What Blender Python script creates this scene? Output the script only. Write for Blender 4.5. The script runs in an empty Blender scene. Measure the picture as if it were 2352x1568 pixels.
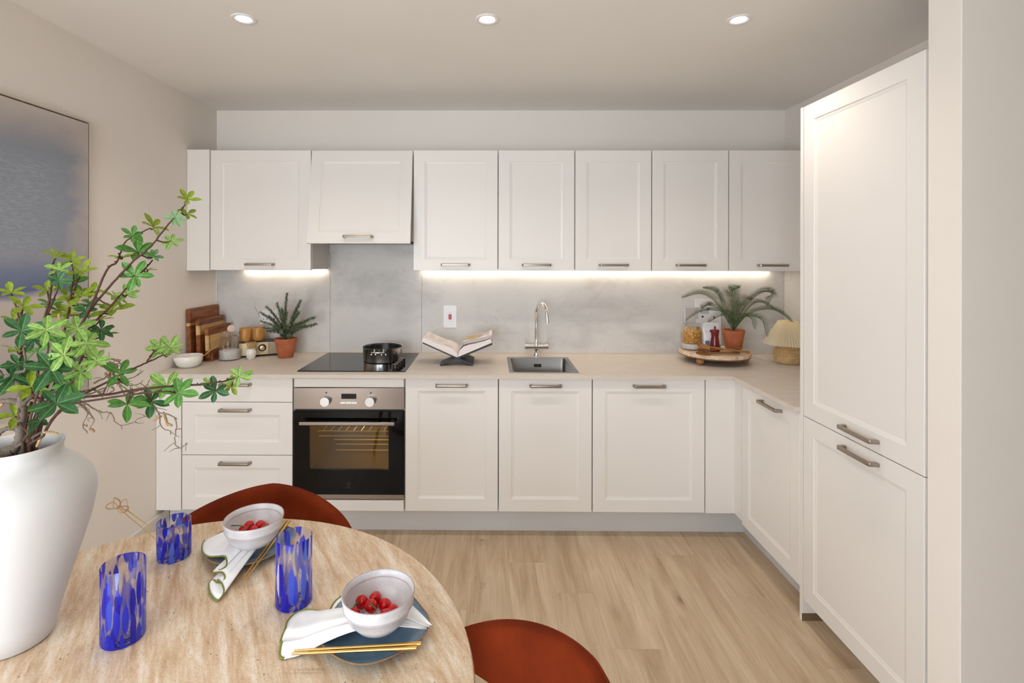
import bpy, bmesh, math, random
from mathutils import Vector, Matrix, noise

PI = math.pi
scene = bpy.context.scene
C = scene.collection

# ------------------------------------------------------------------ camera
CAM_Z = 1.5143
cam_data = bpy.data.cameras.new('camera')
cam = bpy.data.objects.new('camera', cam_data)
C.objects.link(cam)
cam_data.sensor_fit = 'HORIZONTAL'
cam_data.sensor_width = 36.0
cam_data.lens = 36.0 * 1180.26 / 2352.0
cam_data.shift_x = (1176 - 1116.8) / 2352.0
cam_data.shift_y = -(784 - 588.0) / 2352.0
cam_data.clip_start = 0.02
_yaw, _roll = 0.0083, 0.0019
_rx = Vector((math.cos(_yaw), math.sin(_yaw), _roll)).normalized()
_fw = Vector((-math.sin(_yaw), math.cos(_yaw), 0)).normalized()
_up = _rx.cross(_fw).normalized()
cam.matrix_world = Matrix(((_rx.x, _up.x, -_fw.x, 0), (_rx.y, _up.y, -_fw.y, 0), (_rx.z, _up.z, -_fw.z, CAM_Z), (0, 0, 0, 1)))
scene.camera = cam

# ------------------------------------------------------------------ view, world, daylight
scene.view_settings.view_transform = 'Standard'
scene.view_settings.look = 'None'
scene.view_settings.gamma = 1.0
scene.view_settings.use_curve_mapping = False
scene.view_settings.exposure = 0.33

world = bpy.data.worlds.new('world')
scene.world = world
world.use_nodes = True
_wb = world.node_tree.nodes['Background']
_wb.inputs[0].default_value = (0.80, 0.90, 1.0, 1)
_wb.inputs[1].default_value = 1.0

def area_light(name, loc, rot, sx, sy, power, col):
    d = bpy.data.lights.new(name, 'AREA')
    d.shape = 'RECTANGLE'; d.size = sx; d.size_y = sy
    d.energy = power; d.color = col
    o = bpy.data.objects.new(name, d)
    o.location = loc; o.rotation_euler = rot
    C.objects.link(o)
    return o

# daylight through unseen glazing, assumed and added behind the camera
DAYLIGHT = area_light('daylight', (-.8, -3.205, 1.275), (PI/2, 0, 0), 1.7, 1.9, 76, (0.77, 0.885, 1.0))
# daylight through an unseen window, assumed and added in the left wall
SIDELIGHT = area_light('side_daylight', (-1.788, -0.75, 1.3), (0, -PI/2, 0), 1.9, 1.8, 60, (0.77, 0.885, 1.0))

DOWNLIGHT_POWER = 13.0
STRIP_POWER = .6

# ------------------------------------------------------------------ helpers
def srgb(r, g, b):
    def f(c):
        c /= 255.0
        return c / 12.92 if c <= 0.04045 else ((c + 0.055) / 1.055) ** 2.4
    return (f(r), f(g), f(b), 1.0)

def link(o, parent=None):
    C.objects.link(o)
    if parent is not None:
        o.parent = parent
    return o

def tag(o, label, cat, group=None, kind=None):
    if label: o['label'] = label
    if cat: o['category'] = cat
    if group: o['group'] = group
    if kind: o['kind'] = kind
    return o

def thing(name, label, cat, loc=(0, 0, 0), rotz=0.0, group=None):
    o = bpy.data.objects.new(name, None)
    o.empty_display_size = 0.05
    o.location = loc
    o.rotation_euler = (0, 0, rotz)
    link(o)
    return tag(o, label, cat, group)

def mesh_of(bm, name, smooth=False, angle=None):
    bmesh.ops.recalc_face_normals(bm, faces=bm.faces)
    me = bpy.data.meshes.new(name)
    bm.to_mesh(me)
    bm.free()
    if smooth:
        for p in me.polygons: p.use_smooth = True
        if angle is not None:
            me.set_sharp_from_angle(angle=angle)
    return me

def obj(name, bm, m, parent=None, smooth=False, angle=math.radians(40), loc=None, rot=None):
    me = bm if isinstance(bm, bpy.types.Mesh) else mesh_of(bm, name, smooth, angle)
    if m is not None and len(me.materials) == 0:
        me.materials.append(m)
    o = bpy.data.objects.new(name, me)
    if loc is not None: o.location = loc
    if rot is not None: o.rotation_euler = rot
    return link(o, parent)

def wobj(name, bm, m, parent, org, smooth=False, angle=math.radians(40)):
    """mesh given in room coordinates, parented to a thing that stands at org without rotation"""
    bmesh.ops.translate(bm, verts=bm.verts, vec=-Vector(org))
    return obj(name, bm, m, parent, smooth, angle)

def add_box(bm, x0, x1, y0, y1, z0, z1, bev=0.0, seg=1, M=None):
    r = bmesh.ops.create_cube(bm, size=1.0)
    vs = r['verts']
    for v in vs:
        v.co = Vector((x0 + (v.co.x + .5) * (x1 - x0), y0 + (v.co.y + .5) * (y1 - y0), z0 + (v.co.z + .5) * (z1 - z0)))
    if bev > 0:
        es = list({e for v in vs for e in v.link_edges})
        rb = bmesh.ops.bevel(bm, geom=es, offset=bev, segments=seg, affect='EDGES', profile=0.5)
        vs = list({v for f in rb['faces'] for v in f.verts} | {v for v in vs if v.is_valid})
    if M is not None:
        bmesh.ops.transform(bm, matrix=M, verts=vs)
    return vs

def box(x0, x1, y0, y1, z0, z1, bev=0.0, seg=1, M=None):
    bm = bmesh.new(); add_box(bm, x0, x1, y0, y1, z0, z1, bev, seg, M); return bm

def add_lathe(bm, prof, seg=40, M=None, close=False):
    """prof: list of (r, z); r==0 makes a pole"""
    rings = []
    for r, z in prof:
        if r <= 1e-6:
            rings.append([bm.verts.new((0, 0, z))])
        else:
            rings.append([bm.verts.new((r * math.cos(2 * PI * i / seg), r * math.sin(2 * PI * i / seg), z)) for i in range(seg)])
    n = len(rings)
    pairs = [(i, i + 1) for i in range(n - 1)] + ([(n - 1, 0)] if close else [])
    for a, b in pairs:
        A, B = rings[a], rings[b]
        for i in range(seg):
            j = (i + 1) % seg
            if len(A) == 1 and len(B) == 1: continue
            if len(A) == 1: bm.faces.new((A[0], B[i], B[j]))
            elif len(B) == 1: bm.faces.new((A[i], A[j], B[0]))
            else: bm.faces.new((A[i], A[j], B[j], B[i]))
    vs = [v for rg in rings for v in rg]
    if M is not None: bmesh.ops.transform(bm, matrix=M, verts=vs)
    return vs

def lathe(prof, seg=40, M=None, close=False):
    bm = bmesh.new(); add_lathe(bm, prof, seg, M, close); return bm

def smooth_pts(pts, n=6):
    """Catmull-Rom through pts"""
    P = [Vector(p) for p in pts]
    if len(P) < 3:
        return [P[0].lerp(P[-1], i / n) for i in range(n + 1)]
    out = []
    for i in range(len(P) - 1):
        p0 = P[i - 1] if i > 0 else P[i] * 2 - P[i + 1]
        p1, p2 = P[i], P[i + 1]
        p3 = P[i + 2] if i + 2 < len(P) else P[i + 1] * 2 - P[i]
        for k in range(n):
            t = k / n
            out.append(0.5 * ((2 * p1) + (p2 - p0) * t + (2 * p0 - 5 * p1 + 4 * p2 - p3) * t * t + (3 * p1 - p0 - 3 * p2 + p3) * t ** 3))
    out.append(P[-1])
    return out

def add_tube(bm, pts, rad, seg=8, cap=True, flat=1.0):
    P = [Vector(p) for p in pts]
    n = len(P)
    R = rad if isinstance(rad, (list, tuple)) else [rad] * n
    if len(R) != n:
        R = [R[0] + (R[-1] - R[0]) * i / (n - 1) for i in range(n)]
    rings = []
    ref = None
    for i in range(n):
        d = (P[min(i + 1, n - 1)] - P[max(i - 1, 0)])
        if d.length < 1e-9: d = Vector((0, 0, 1))
        d.normalize()
        if ref is None:
            ref = Vector((0, 0, 1)) if abs(d.z) < .9 else Vector((1, 0, 0))
        a = ref - d * ref.dot(d)
        if a.length < 1e-6:
            a = d.orthogonal()
        a.normalize(); ref = a
        b = d.cross(a)
        rings.append([bm.verts.new(P[i] + (a * math.cos(2 * PI * k / seg) * flat + b * math.sin(2 * PI * k / seg)) * R[i]) for k in range(seg)])
    for i in range(n - 1):
        for k in range(seg):
            j = (k + 1) % seg
            bm.faces.new((rings[i][k], rings[i][j], rings[i + 1][j], rings[i + 1][k]))
    if cap:
        bm.faces.new(list(reversed(rings[0]))); bm.faces.new(rings[-1])
    return [v for r in rings for v in r]

def tube(pts, rad, seg=8, cap=True, flat=1.0):
    bm = bmesh.new(); add_tube(bm, pts, rad, seg, cap, flat); return bm

def add_prism(bm, poly, y0, y1, axis='y', M=None):
    """polygon (a,b) extruded; axis y: (x,z) poly, axis z: (x,y) poly, axis x: (y,z) poly"""
    def P(a, b, t):
        return {'y': (a, t, b), 'z': (a, b, t), 'x': (t, a, b)}[axis]
    A = [bm.verts.new(P(a, b, y0)) for a, b in poly]
    B = [bm.verts.new(P(a, b, y1)) for a, b in poly]
    n = len(poly)
    bm.faces.new(A); bm.faces.new(list(reversed(B)))
    for i in range(n):
        j = (i + 1) % n
        bm.faces.new((A[i], B[i], B[j], A[j]))
    vs = A + B
    if M is not None: bmesh.ops.transform(bm, matrix=M, verts=vs)
    return vs

def prism(poly, y0, y1, axis='y', M=None, bev=0):
    bm = bmesh.new(); add_prism(bm, poly, y0, y1, axis, M)
    if bev > 0:
        bmesh.ops.bevel(bm, geom=list(bm.edges), offset=bev, segments=2, affect='EDGES', profile=.5)
    return bm

def rounded_rect(w, h, r, n=5, cx=0, cy=0):
    out = []
    for sx, sy, a0 in ((1, 1, 0), (-1, 1, PI / 2), (-1, -1, PI), (1, -1, 1.5 * PI)):
        for k in range(n + 1):
            a = a0 + PI / 2 * k / n
            out.append((cx + sx * (w / 2 - r) + r * math.cos(a), cy + sy * (h / 2 - r) + r * math.sin(a)))
    return out

def T(*v): return Matrix.Translation(Vector(v))
def RZ(a): return Matrix.Rotation(a, 4, 'Z')
def RX(a): return Matrix.Rotation(a, 4, 'X')
def RY(a): return Matrix.Rotation(a, 4, 'Y')

# ------------------------------------------------------------------ materials
class NT:
    def __init__(s, name):
        s.m = bpy.data.materials.new(name); s.m.use_nodes = True
        s.t = s.m.node_tree; s.b = s.t.nodes['Principled BSDF']; s.out = s.t.nodes['Material Output']
    def n(s, typ, **kw):
        nd = s.t.nodes.new(typ)
        for k, v in kw.items(): setattr(nd, k, v)
        return nd
    def l(s, a, b): s.t.links.new(a, b)
    def coord(s, kind='Object', scale=(1, 1, 1), rot=(0, 0, 0), loc=(0, 0, 0)):
        tc = s.n('ShaderNodeTexCoord'); mp = s.n('ShaderNodeMapping')
        mp.inputs['Scale'].default_value = scale; mp.inputs['Rotation'].default_value = rot; mp.inputs['Location'].default_value = loc
        s.l(tc.outputs[kind], mp.inputs[0]); return mp.outputs[0]
    def rcoord(s, ang, scale):
        tc = s.n('ShaderNodeTexCoord'); m1 = s.n('ShaderNodeMapping'); m2 = s.n('ShaderNodeMapping')
        m1.inputs['Rotation'].default_value = (0, 0, ang); m2.inputs['Scale'].default_value = scale
        s.l(tc.outputs['Object'], m1.inputs[0]); s.l(m1.outputs[0], m2.inputs[0]); return m2.outputs[0]
    def noise(s, vec, scale, detail=4, rough=.5, dist=0):
        nd = s.n('ShaderNodeTexNoise'); nd.inputs['Scale'].default_value = scale; nd.inputs['Detail'].default_value = detail
        nd.inputs['Roughness'].default_value = rough; nd.inputs['Distortion'].default_value = dist
        if vec is not None: s.l(vec, nd.inputs['Vector'])
        return nd.outputs['Fac']
    def ramp(s, fac, stops, interp='LINEAR'):
        nd = s.n('ShaderNodeValToRGB'); nd.color_ramp.interpolation = interp
        e = nd.color_ramp.elements
        while len(e) < len(stops): e.new(0.5)
        for i, (p, c) in enumerate(stops):
            e[i].position = p; e[i].color = c if len(c) == 4 else (*c, 1)
        s.l(fac, nd.inputs[0]); return nd.outputs[0]
    def mix(s, fac, a, b, blend='MIX'):
        nd = s.n('ShaderNodeMix', data_type='RGBA', blend_type=blend)
        for sock, v in ((nd.inputs[0], fac), (nd.inputs[6], a), (nd.inputs[7], b)):
            if isinstance(v, (int, float)): sock.default_value = v
            elif isinstance(v, tuple): sock.default_value = v
            else: s.l(v, sock)
        return nd.outputs[2]
    def math(s, op, a, b=None, clamp=False):
        nd = s.n('ShaderNodeMath', operation=op, use_clamp=clamp)
        for sock, v in ((nd.inputs[0], a), (nd.inputs[1], b)):
            if v is None: continue
            if isinstance(v, (int, float)): sock.default_value = v
            else: s.l(v, sock)
        return nd.outputs[0]
    def sep(s, vec):
        nd = s.n('ShaderNodeSeparateXYZ'); s.l(vec, nd.inputs[0]); return nd.outputs
    def bump(s, h, strength=.2, dist=.002):
        nd = s.n('ShaderNodeBump'); nd.inputs['Strength'].default_value = strength; nd.inputs['Distance'].default_value = dist
        s.l(h, nd.inputs['Height']); s.l(nd.outputs[0], s.b.inputs['Normal'])
    def col(s, c):
        if isinstance(c, tuple): s.b.inputs['Base Color'].default_value = c
        else: s.l(c, s.b.inputs['Base Color'])
    def set(s, **kw):
        for k, v in kw.items():
            s.b.inputs[k.replace('_', ' ')].default_value = v
        return s

def plain(name, c, rough=.5, metal=0.0, var=0.04, scale=8.0, **kw):
    """procedural colour with a faint cloudy variation"""
    t = NT(name)
    f = t.noise(t.coord('Object'), scale, 3)
    d = tuple(max(0, x * (1 - var)) for x in c[:3]) + (1,)
    u = tuple(min(1, x * (1 + var)) for x in c[:3]) + (1,)
    t.col(t.ramp(f, [(.3, d), (.7, u)]))
    t.set(Roughness=rough, Metallic=metal)
    for k, v in kw.items(): t.b.inputs[k.replace('_', ' ')].default_value = v
    return t.m

M = {}
M['wall'] = plain('wall_paint', srgb(240, 231, 222), .85, var=.012, scale=2)
M['ceiling'] = plain('ceiling_paint', srgb(242, 237, 231), .9, var=.01, scale=2)
M['white_trim'] = plain('white_trim_paint', srgb(226, 219, 212), .5, var=.01)
M['cab'] = plain('satin_cabinet_paint', srgb(236, 230, 224), .38, var=.008, scale=3)
M['carcass'] = plain('cabinet_carcass', srgb(205, 199, 191), .5, var=.01)
M['plinth'] = plain('plinth_board', srgb(214, 210, 206), .45, var=.01)
M['hood_plastic'] = plain('dark_hood_plastic', srgb(62, 58, 56), .5)  # the hood filter's own dark plastic
M['black_plastic'] = plain('black_plastic', srgb(16, 15, 15), .3)
M['chrome'] = plain('chrome', (.86, .85, .84, 1), .06, 1.0, var=.01)
M['dark_glass'] = plain('black_hob_glass', srgb(20, 19, 19), .06, var=.02)
M['navy'] = plain('navy_lacquer', srgb(38, 40, 50), .45)
M['terracotta_soil'] = plain('potting_soil', srgb(42, 30, 22), .95, var=.3, scale=60)
M['hem'] = plain('olive_thread', srgb(122, 124, 48), .8, var=.15, scale=300)
M['gold'] = plain('brushed_gold', srgb(204, 166, 100), .24, 1.0, var=.05)
M['bamboo'] = plain('bamboo', srgb(212, 174, 118), .55, var=.1, scale=30)
M['faint_print'] = plain('faint_print', srgb(198, 196, 198), .6)
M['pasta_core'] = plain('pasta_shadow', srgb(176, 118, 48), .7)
M['cord'] = plain('clear_cord', srgb(205, 196, 185), .4)
M['red_switch'] = plain('red_switch_plastic', srgb(190, 14, 20), .3)
M['white_plastic'] = plain('white_plastic', srgb(240, 238, 238), .3, var=.005)

def brushed(name, c, rough=.3, along=(1, 60, 60)):
    t = NT(name)
    f = t.noise(t.coord('Object', along), 14, 4)
    t.col(t.ramp(f, [(.3, tuple(x * .93 for x in c[:3])), (.7, tuple(min(1, x * 1.05) for x in c[:3]))]))
    t.set(Metallic=1.0, Roughness=rough)
    t.b.inputs['Anisotropic'].default_value = .35
    return t.m
M['steel'] = brushed('brushed_steel', srgb(158, 148, 141), .27)
M['pan_steel'] = plain('polished_steel', (.88, .86, .84, 1), .20, 1.0, var=.01)
M['nickel'] = brushed('brushed_nickel', srgb(166, 155, 143), .34)
M['sink_steel'] = brushed('sink_steel', srgb(150, 149, 148), .30)

def concrete():
    t = NT('pale_concrete_laminate')
    v = t.coord('Object', (1, 1, 1.6))
    a = t.noise(v, 2.2, 6, .6, .4); b = t.noise(v, 38, 5, .65)
    c1 = t.ramp(a, [(.30, srgb(192, 188, 184)), (.5, srgb(216, 212, 208)), (.75, srgb(224, 220, 215))])
    m = t.ramp(b, [(.40, (.86, .85, .84)), (.52, (1, 1, 1))])
    mask = t.ramp(t.noise(v, 4.5, 3, .5), [(.5, (0, 0, 0)), (.66, (1, 1, 1))])
    t.col(t.mix(t.math('MULTIPLY', mask, .55), c1, m, 'MULTIPLY'))
    t.set(Roughness=.5); t.bump(b, .05, .001)
    return t.m
M['concrete'] = concrete()

def worktop_mat():
    t = NT('beige_stone_worktop')
    v = t.coord('Object', (2.2, 4, 4)); w = t.coord('Object')
    a = t.noise(v, 4, 5, .55, .3); b = t.noise(w, 90, 4, .6)
    c = t.ramp(a, [(.3, srgb(212, 200, 188)), (.7, srgb(221, 210, 199))])
    t.col(t.mix(.25, c, t.ramp(b, [(.35, (.82, .8, .78)), (.6, (1, 1, 1))]), 'MULTIPLY'))
    t.set(Roughness=.42)
    return t.m
M['worktop'] = worktop_mat()

def travertine(name='travertine_table', ang=math.radians(60), sc=1.0):
    t = NT(name)
    v = t.rcoord(ang, (3.6 * sc, 24 * sc, 8 * sc))
    v2 = t.rcoord(ang, (16 * sc, 52 * sc, 20 * sc))
    w = t.coord('Object')
    a = t.noise(v, 1.5, 11, .74, .3); b = t.noise(v2, 2.6, 8, .74, .5); g = t.noise(w, 240 * sc, 4, .75)
    c = t.ramp(a, [(.36, srgb(200, 164, 128)), (.46, srgb(220, 192, 160)), (.54, srgb(232, 211, 185)), (.64, srgb(244, 233, 217))])
    c = t.mix(.65, c, t.ramp(b, [(.34, (.82, .75, .68)), (.50, (.97, .96, .95)), (.62, (1, 1, 1))]), 'MULTIPLY')
    c = t.mix(.75, c, t.ramp(g, [(.38, (.80, .75, .70)), (.52, (1, 1, 1))]), 'MULTIPLY')
    vo = t.n('ShaderNodeTexVoronoi'); vo.inputs['Scale'].default_value = 66 * sc
    wob = t.n('ShaderNodeTexNoise'); wob.inputs['Scale'].default_value = 150; t.l(w, wob.inputs['Vector'])
    ad = t.n('ShaderNodeVectorMath', operation='MULTIPLY_ADD'); t.l(wob.outputs['Color'], ad.inputs[0]); ad.inputs[1].default_value = (.008, .008, 0)
    t.l(t.rcoord(ang, (.8, 1.5, 1)), ad.inputs[2]); t.l(ad.outputs[0], vo.inputs['Vector'])
    pit = t.ramp(vo.outputs['Distance'], [(.07, (1, 1, 1)), (.14, (0, 0, 0))])
    gate = t.ramp(t.noise(v, 2.1, 3, .6), [(.44, (0, 0, 0)), (.52, (1, 1, 1))])
    rnd = t.ramp(t.sep(vo.outputs['Color'])[0], [(.40, (0, 0, 0)), (.44, (1, 1, 1))])
    pm = t.math('MULTIPLY', t.math('MULTIPLY', pit, gate), rnd)
    t.col(t.mix(pm, c, srgb(104, 84, 66)))
    t.set(Roughness=.42)
    t.bump(t.math('SUBTRACT', t.math('MULTIPLY', a, .3), pm), .3, .0012)
    return t.m
M['travertine'] = travertine()
M['travertine_small'] = travertine('travertine_tray', math.radians(10), 2.2)

def oak(name, c1, c2, c3):
    t = NT(name)
    oi = t.n('ShaderNodeObjectInfo')
    off = t.n('ShaderNodeVectorMath', operation='SCALE'); t.l(oi.outputs['Location'], off.inputs[0]); off.inputs['Scale'].default_value = 7.31
    add = t.n('ShaderNodeVectorMath', operation='ADD')
    t.l(t.coord('Object'), add.inputs[0]); t.l(off.outputs[0], add.inputs[1])
    mp = t.n('ShaderNodeMapping'); mp.inputs['Scale'].default_value = (9, .9, 9); t.l(add.outputs[0], mp.inputs[0])
    mp2 = t.n('ShaderNodeMapping'); mp2.inputs['Scale'].default_value = (70, 2.2, 70); t.l(add.outputs[0], mp2.inputs[0])
    a = t.noise(mp.outputs[0], 1.5, 6, .6, 1.2); b = t.noise(mp2.outputs[0], 2, 5, .6, .3)
    c = t.ramp(a, [(.3, c1), (.5, c2), (.68, c3)])
    c = t.mix(.45, c, t.ramp(b, [(.34, (.74, .70, .66)), (.55, (1, 1, 1))]), 'MULTIPLY')
    # knots
    mp3 = t.n('ShaderNodeMapping'); mp3.inputs['Scale'].default_value = (3.4, 1.5, 1); t.l(add.outputs[0], mp3.inputs[0])
    vo = t.n('ShaderNodeTexVoronoi'); vo.inputs['Scale'].default_value = 1.6; t.l(mp3.outputs[0], vo.inputs['Vector'])
    k = t.ramp(vo.outputs['Distance'], [(.03, (.46, .38, .32)), (.08, (.80, .75, .70)), (.20, (1, 1, 1))])
    c = t.mix(.8, c, k, 'MULTIPLY')
    mp4 = t.n('ShaderNodeMapping'); mp4.inputs['Scale'].default_value = (13, 1.6, 1); t.l(add.outputs[0], mp4.inputs[0])
    cr = t.math('ABSOLUTE', t.math('SUBTRACT', t.noise(mp4.outputs[0], 1.0, 5, .6, .8), .5))
    gate = t.ramp(t.noise(mp3.outputs[0], .9, 2), [(.60, (0, 0, 0)), (.68, (1, 1, 1))])
    c = t.mix(t.math('MULTIPLY', t.math('MULTIPLY', t.ramp(cr, [(.002, (1, 1, 1)), (.010, (0, 0, 0))]), gate), .5), c, srgb(112, 88, 64))
    tint = t.ramp(oi.outputs['Random'], [(0, (.93, .92, .90)), (1, (1.06, 1.05, 1.04))])
    t.col(t.mix(1.0, c, tint, 'MULTIPLY'))
    t.set(Roughness=.42); t.bump(b, .06, .0008)
    return t.m
M['oak'] = oak('pale_oak_floor', srgb(190, 162, 130), srgb(212, 187, 156), srgb(224, 202, 172))

def wood(name, stops, scale=(2, 2, 30), rough=.45, dist=1.0):
    t = NT(name)
    v = t.coord('Object', scale)
    a = t.noise(v, 2.2, 6, .6, dist); b = t.noise(t.coord('Object', tuple(x * 4 for x in scale)), 4, 4, .6)
    c = t.ramp(a, stops)
    t.col(t.mix(.4, c, t.ramp(b, [(.35, (.72, .68, .64)), (.58, (1, 1, 1))]), 'MULTIPLY'))
    t.set(Roughness=rough); t.bump(b, .08, .0008)
    return t.m
M['acacia_dark'] = wood('dark_acacia', [(.3, srgb(92, 48, 22)), (.5, srgb(138, 76, 36)), (.7, srgb(170, 102, 54))], (14, 1.5, 14))
M['acacia_pale'] = wood('pale_sapwood', [(.3, srgb(182, 136, 80)), (.5, srgb(208, 168, 112)), (.75, srgb(222, 188, 134))], (14, 1.5, 14))
M['spoon_wood'] = wood('olive_wood', [(.3, srgb(136, 84, 40)), (.55, srgb(178, 118, 62)), (.75, srgb(200, 142, 82))], (3, 20, 20))
M['spoon_wood_dark'] = wood('dark_olive_wood', [(.3, srgb(110, 66, 32)), (.55, srgb(150, 96, 48)), (.75, srgb(176, 118, 64))], (3, 20, 20))
M['feet_wood'] = wood('turned_beech', [(.3, srgb(160, 108, 58)), (.7, srgb(196, 142, 84))], (6, 6, 20), .3)
M['tray_wood'] = wood('brown_plywood', [(.3, srgb(120, 78, 50)), (.7, srgb(152, 102, 68))], (4, 4, 20))
M['cup_wood'] = wood('honey_bamboo', [(.3, srgb(176, 118, 50)), (.7, srgb(206, 150, 78))], (12, 12, 4), .35)

def speckled(name, base, speck, scale, thr, rough, base2=None):
    t = NT(name)
    v = t.coord('Object')
    vo = t.n('ShaderNodeTexVoronoi'); vo.inputs['Scale'].default_value = scale; t.l(v, vo.inputs['Vector'])
    rnd = t.ramp(t.sep(vo.outputs['Color'])[1], [(.55, (0, 0, 0)), (.6, (1, 1, 1))])
    sp = t.math('MULTIPLY', t.ramp(vo.outputs['Distance'], [(thr * .6, (1, 1, 1)), (thr, (0, 0, 0))]), rnd)
    c = base
    if base2 is not None:
        c = t.ramp(t.noise(v, 22, 4, .6), [(.35, base), (.65, base2)])
    t.col(t.mix(sp, c, speck)); t.set(Roughness=rough)
    return t.m
M['speckled_white'] = speckled('speckled_white_glaze', srgb(238, 232, 224), srgb(96, 84, 70), 190, .22, .35)
M['bowl_glaze'] = speckled('grey_white_reactive_glaze', srgb(208, 203, 203), srgb(120, 96, 84), 330, .17, .25, srgb(220, 218, 221))
M['bowl_line'] = plain('mauve_glaze_line', srgb(184, 166, 164), .3, var=.1, scale=40)
M['terracotta'] = speckled('terracotta', srgb(186, 108, 70), srgb(220, 176, 144), 150, .16, .85, srgb(170, 94, 58))
M['vase'] = plain('matt_white_ceramic', srgb(222, 220, 219), .62, var=.012, scale=6)
M['cloth'] = plain('white_linen', srgb(244, 243, 244), .85, var=.01, scale=80)
M['cherry'] = plain('glossy_cherry', srgb(196, 4, 14), .12, var=.1, scale=30)
M['green_stem'] = plain('green_stalk', srgb(62, 116, 62), .6)
M['paper'] = plain('book_paper', srgb(236, 226, 222), .7, var=.01)
M['print_grey'] = plain('grey_print', srgb(196, 186, 183), .8)
M['salt'] = speckled('salt_with_flakes', srgb(214, 208, 206), srgb(142, 76, 50), 60, .2, .8)
M['sand'] = speckled('pale_sand', srgb(214, 206, 200), srgb(164, 72, 60), 48, .2, .8)
M['pasta'] = plain('dry_pasta', srgb(232, 178, 84), .5, var=.12, scale=50)
M['pouch'] = plain('white_foil_pouch', srgb(232, 230, 232), .35, var=.03, scale=20)
M['card_grey'] = plain('grey_card', srgb(206, 198, 194), .7, var=.02)
M['black_ink'] = plain('black_ink', srgb(30, 28, 28), .6)
M['grey_blue_ink'] = plain('grey_blue_ink', srgb(118, 130, 150), .6, var=.3, scale=40)
M['red_glaze'] = plain('oxblood_glaze', srgb(112, 22, 18), .1, var=.05)
M['champagne'] = brushed('champagne_aluminium', srgb(206, 188, 154), .42)
M['champagne_grey'] = brushed('grey_aluminium', srgb(172, 160, 138), .42)
M['espresso'] = plain('espresso_wood', srgb(58, 38, 30), .45, var=.15, scale=20)
M['pan_inside'] = plain('nonstick_black', srgb(24, 24, 25), .25)
M['agate'] = plain('pale_agate', srgb(216, 196, 178), .3, var=.12, scale=60)
M['bark'] = plain('brown_bark', srgb(76, 50, 36), .8, var=.35, scale=60)
M['grey_bark'] = speckled('lichened_grey_bark', srgb(112, 100, 88), srgb(170, 162, 152), 620, .3, .85, srgb(86, 74, 62))
M['twig'] = plain('pale_twisted_twig', srgb(132, 114, 96), .8, var=.3, scale=50)
M['catkin'] = plain('catkin', srgb(164, 134, 94), .85, var=.25, scale=200)
M['rosemary'] = plain('rosemary_green', srgb(114, 128, 98), .7, var=.35, scale=60)
M['fern'] = plain('fern_green', srgb(78, 98, 52), .6, var=.4, scale=25)
M['fern_dark'] = plain('fern_dark_green', srgb(72, 76, 52), .6, var=.4, scale=25)

def velvet():
    t = NT('rust_velvet')
    f = t.noise(t.coord('Object'), 9, 4, .6)
    t.col(t.ramp(f, [(.3, srgb(98, 32, 7)), (.7, srgb(120, 43, 11))]))
    t.set(Roughness=.85)
    t.b.inputs['Sheen Weight'].default_value = .07; t.b.inputs['Sheen Roughness'].default_value = .35
    t.b.inputs['Specular IOR Level'].default_value = .12
    t.b.inputs['Sheen Tint'].default_value = srgb(226, 116, 62)
    t.bump(t.noise(t.coord('Object'), 900, 2), .08, .0006)
    return t.m
M['velvet'] = velvet()

def plate_mat():
    t = NT('blue_stoneware')
    f = t.noise(t.coord('Object'), 30, 4, .6)
    t.col(t.ramp(f, [(.3, srgb(104, 134, 160)), (.7, srgb(126, 154, 176))])); t.set(Roughness=.18)
    return t.m
M['plate'] = plate_mat()
M['plate_rim'] = plain('brown_glaze_rim', srgb(146, 112, 74), .3, var=.15, scale=40)

def clear_glass(name='clear_glass', tint=(.98, .985, .98, 1)):
    t = NT(name); t.col(tint); t.set(Roughness=.01, IOR=1.45); t.b.inputs['Transmission Weight'].default_value = 1.0
    # thin-walled look: let light pass for shadows
    tr = t.n('ShaderNodeBsdfTransparent'); tr.inputs[0].default_value = tint
    mx = t.n('ShaderNodeMixShader'); mx.inputs[0].default_value = .35
    t.l(t.b.outputs[0], mx.inputs[2]); t.l(tr.outputs[0], mx.inputs[1]); t.l(mx.outputs[0], t.out.inputs[0])
    mx.inputs[0].default_value = .28
    return t.m
M['glass'] = clear_glass()

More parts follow.
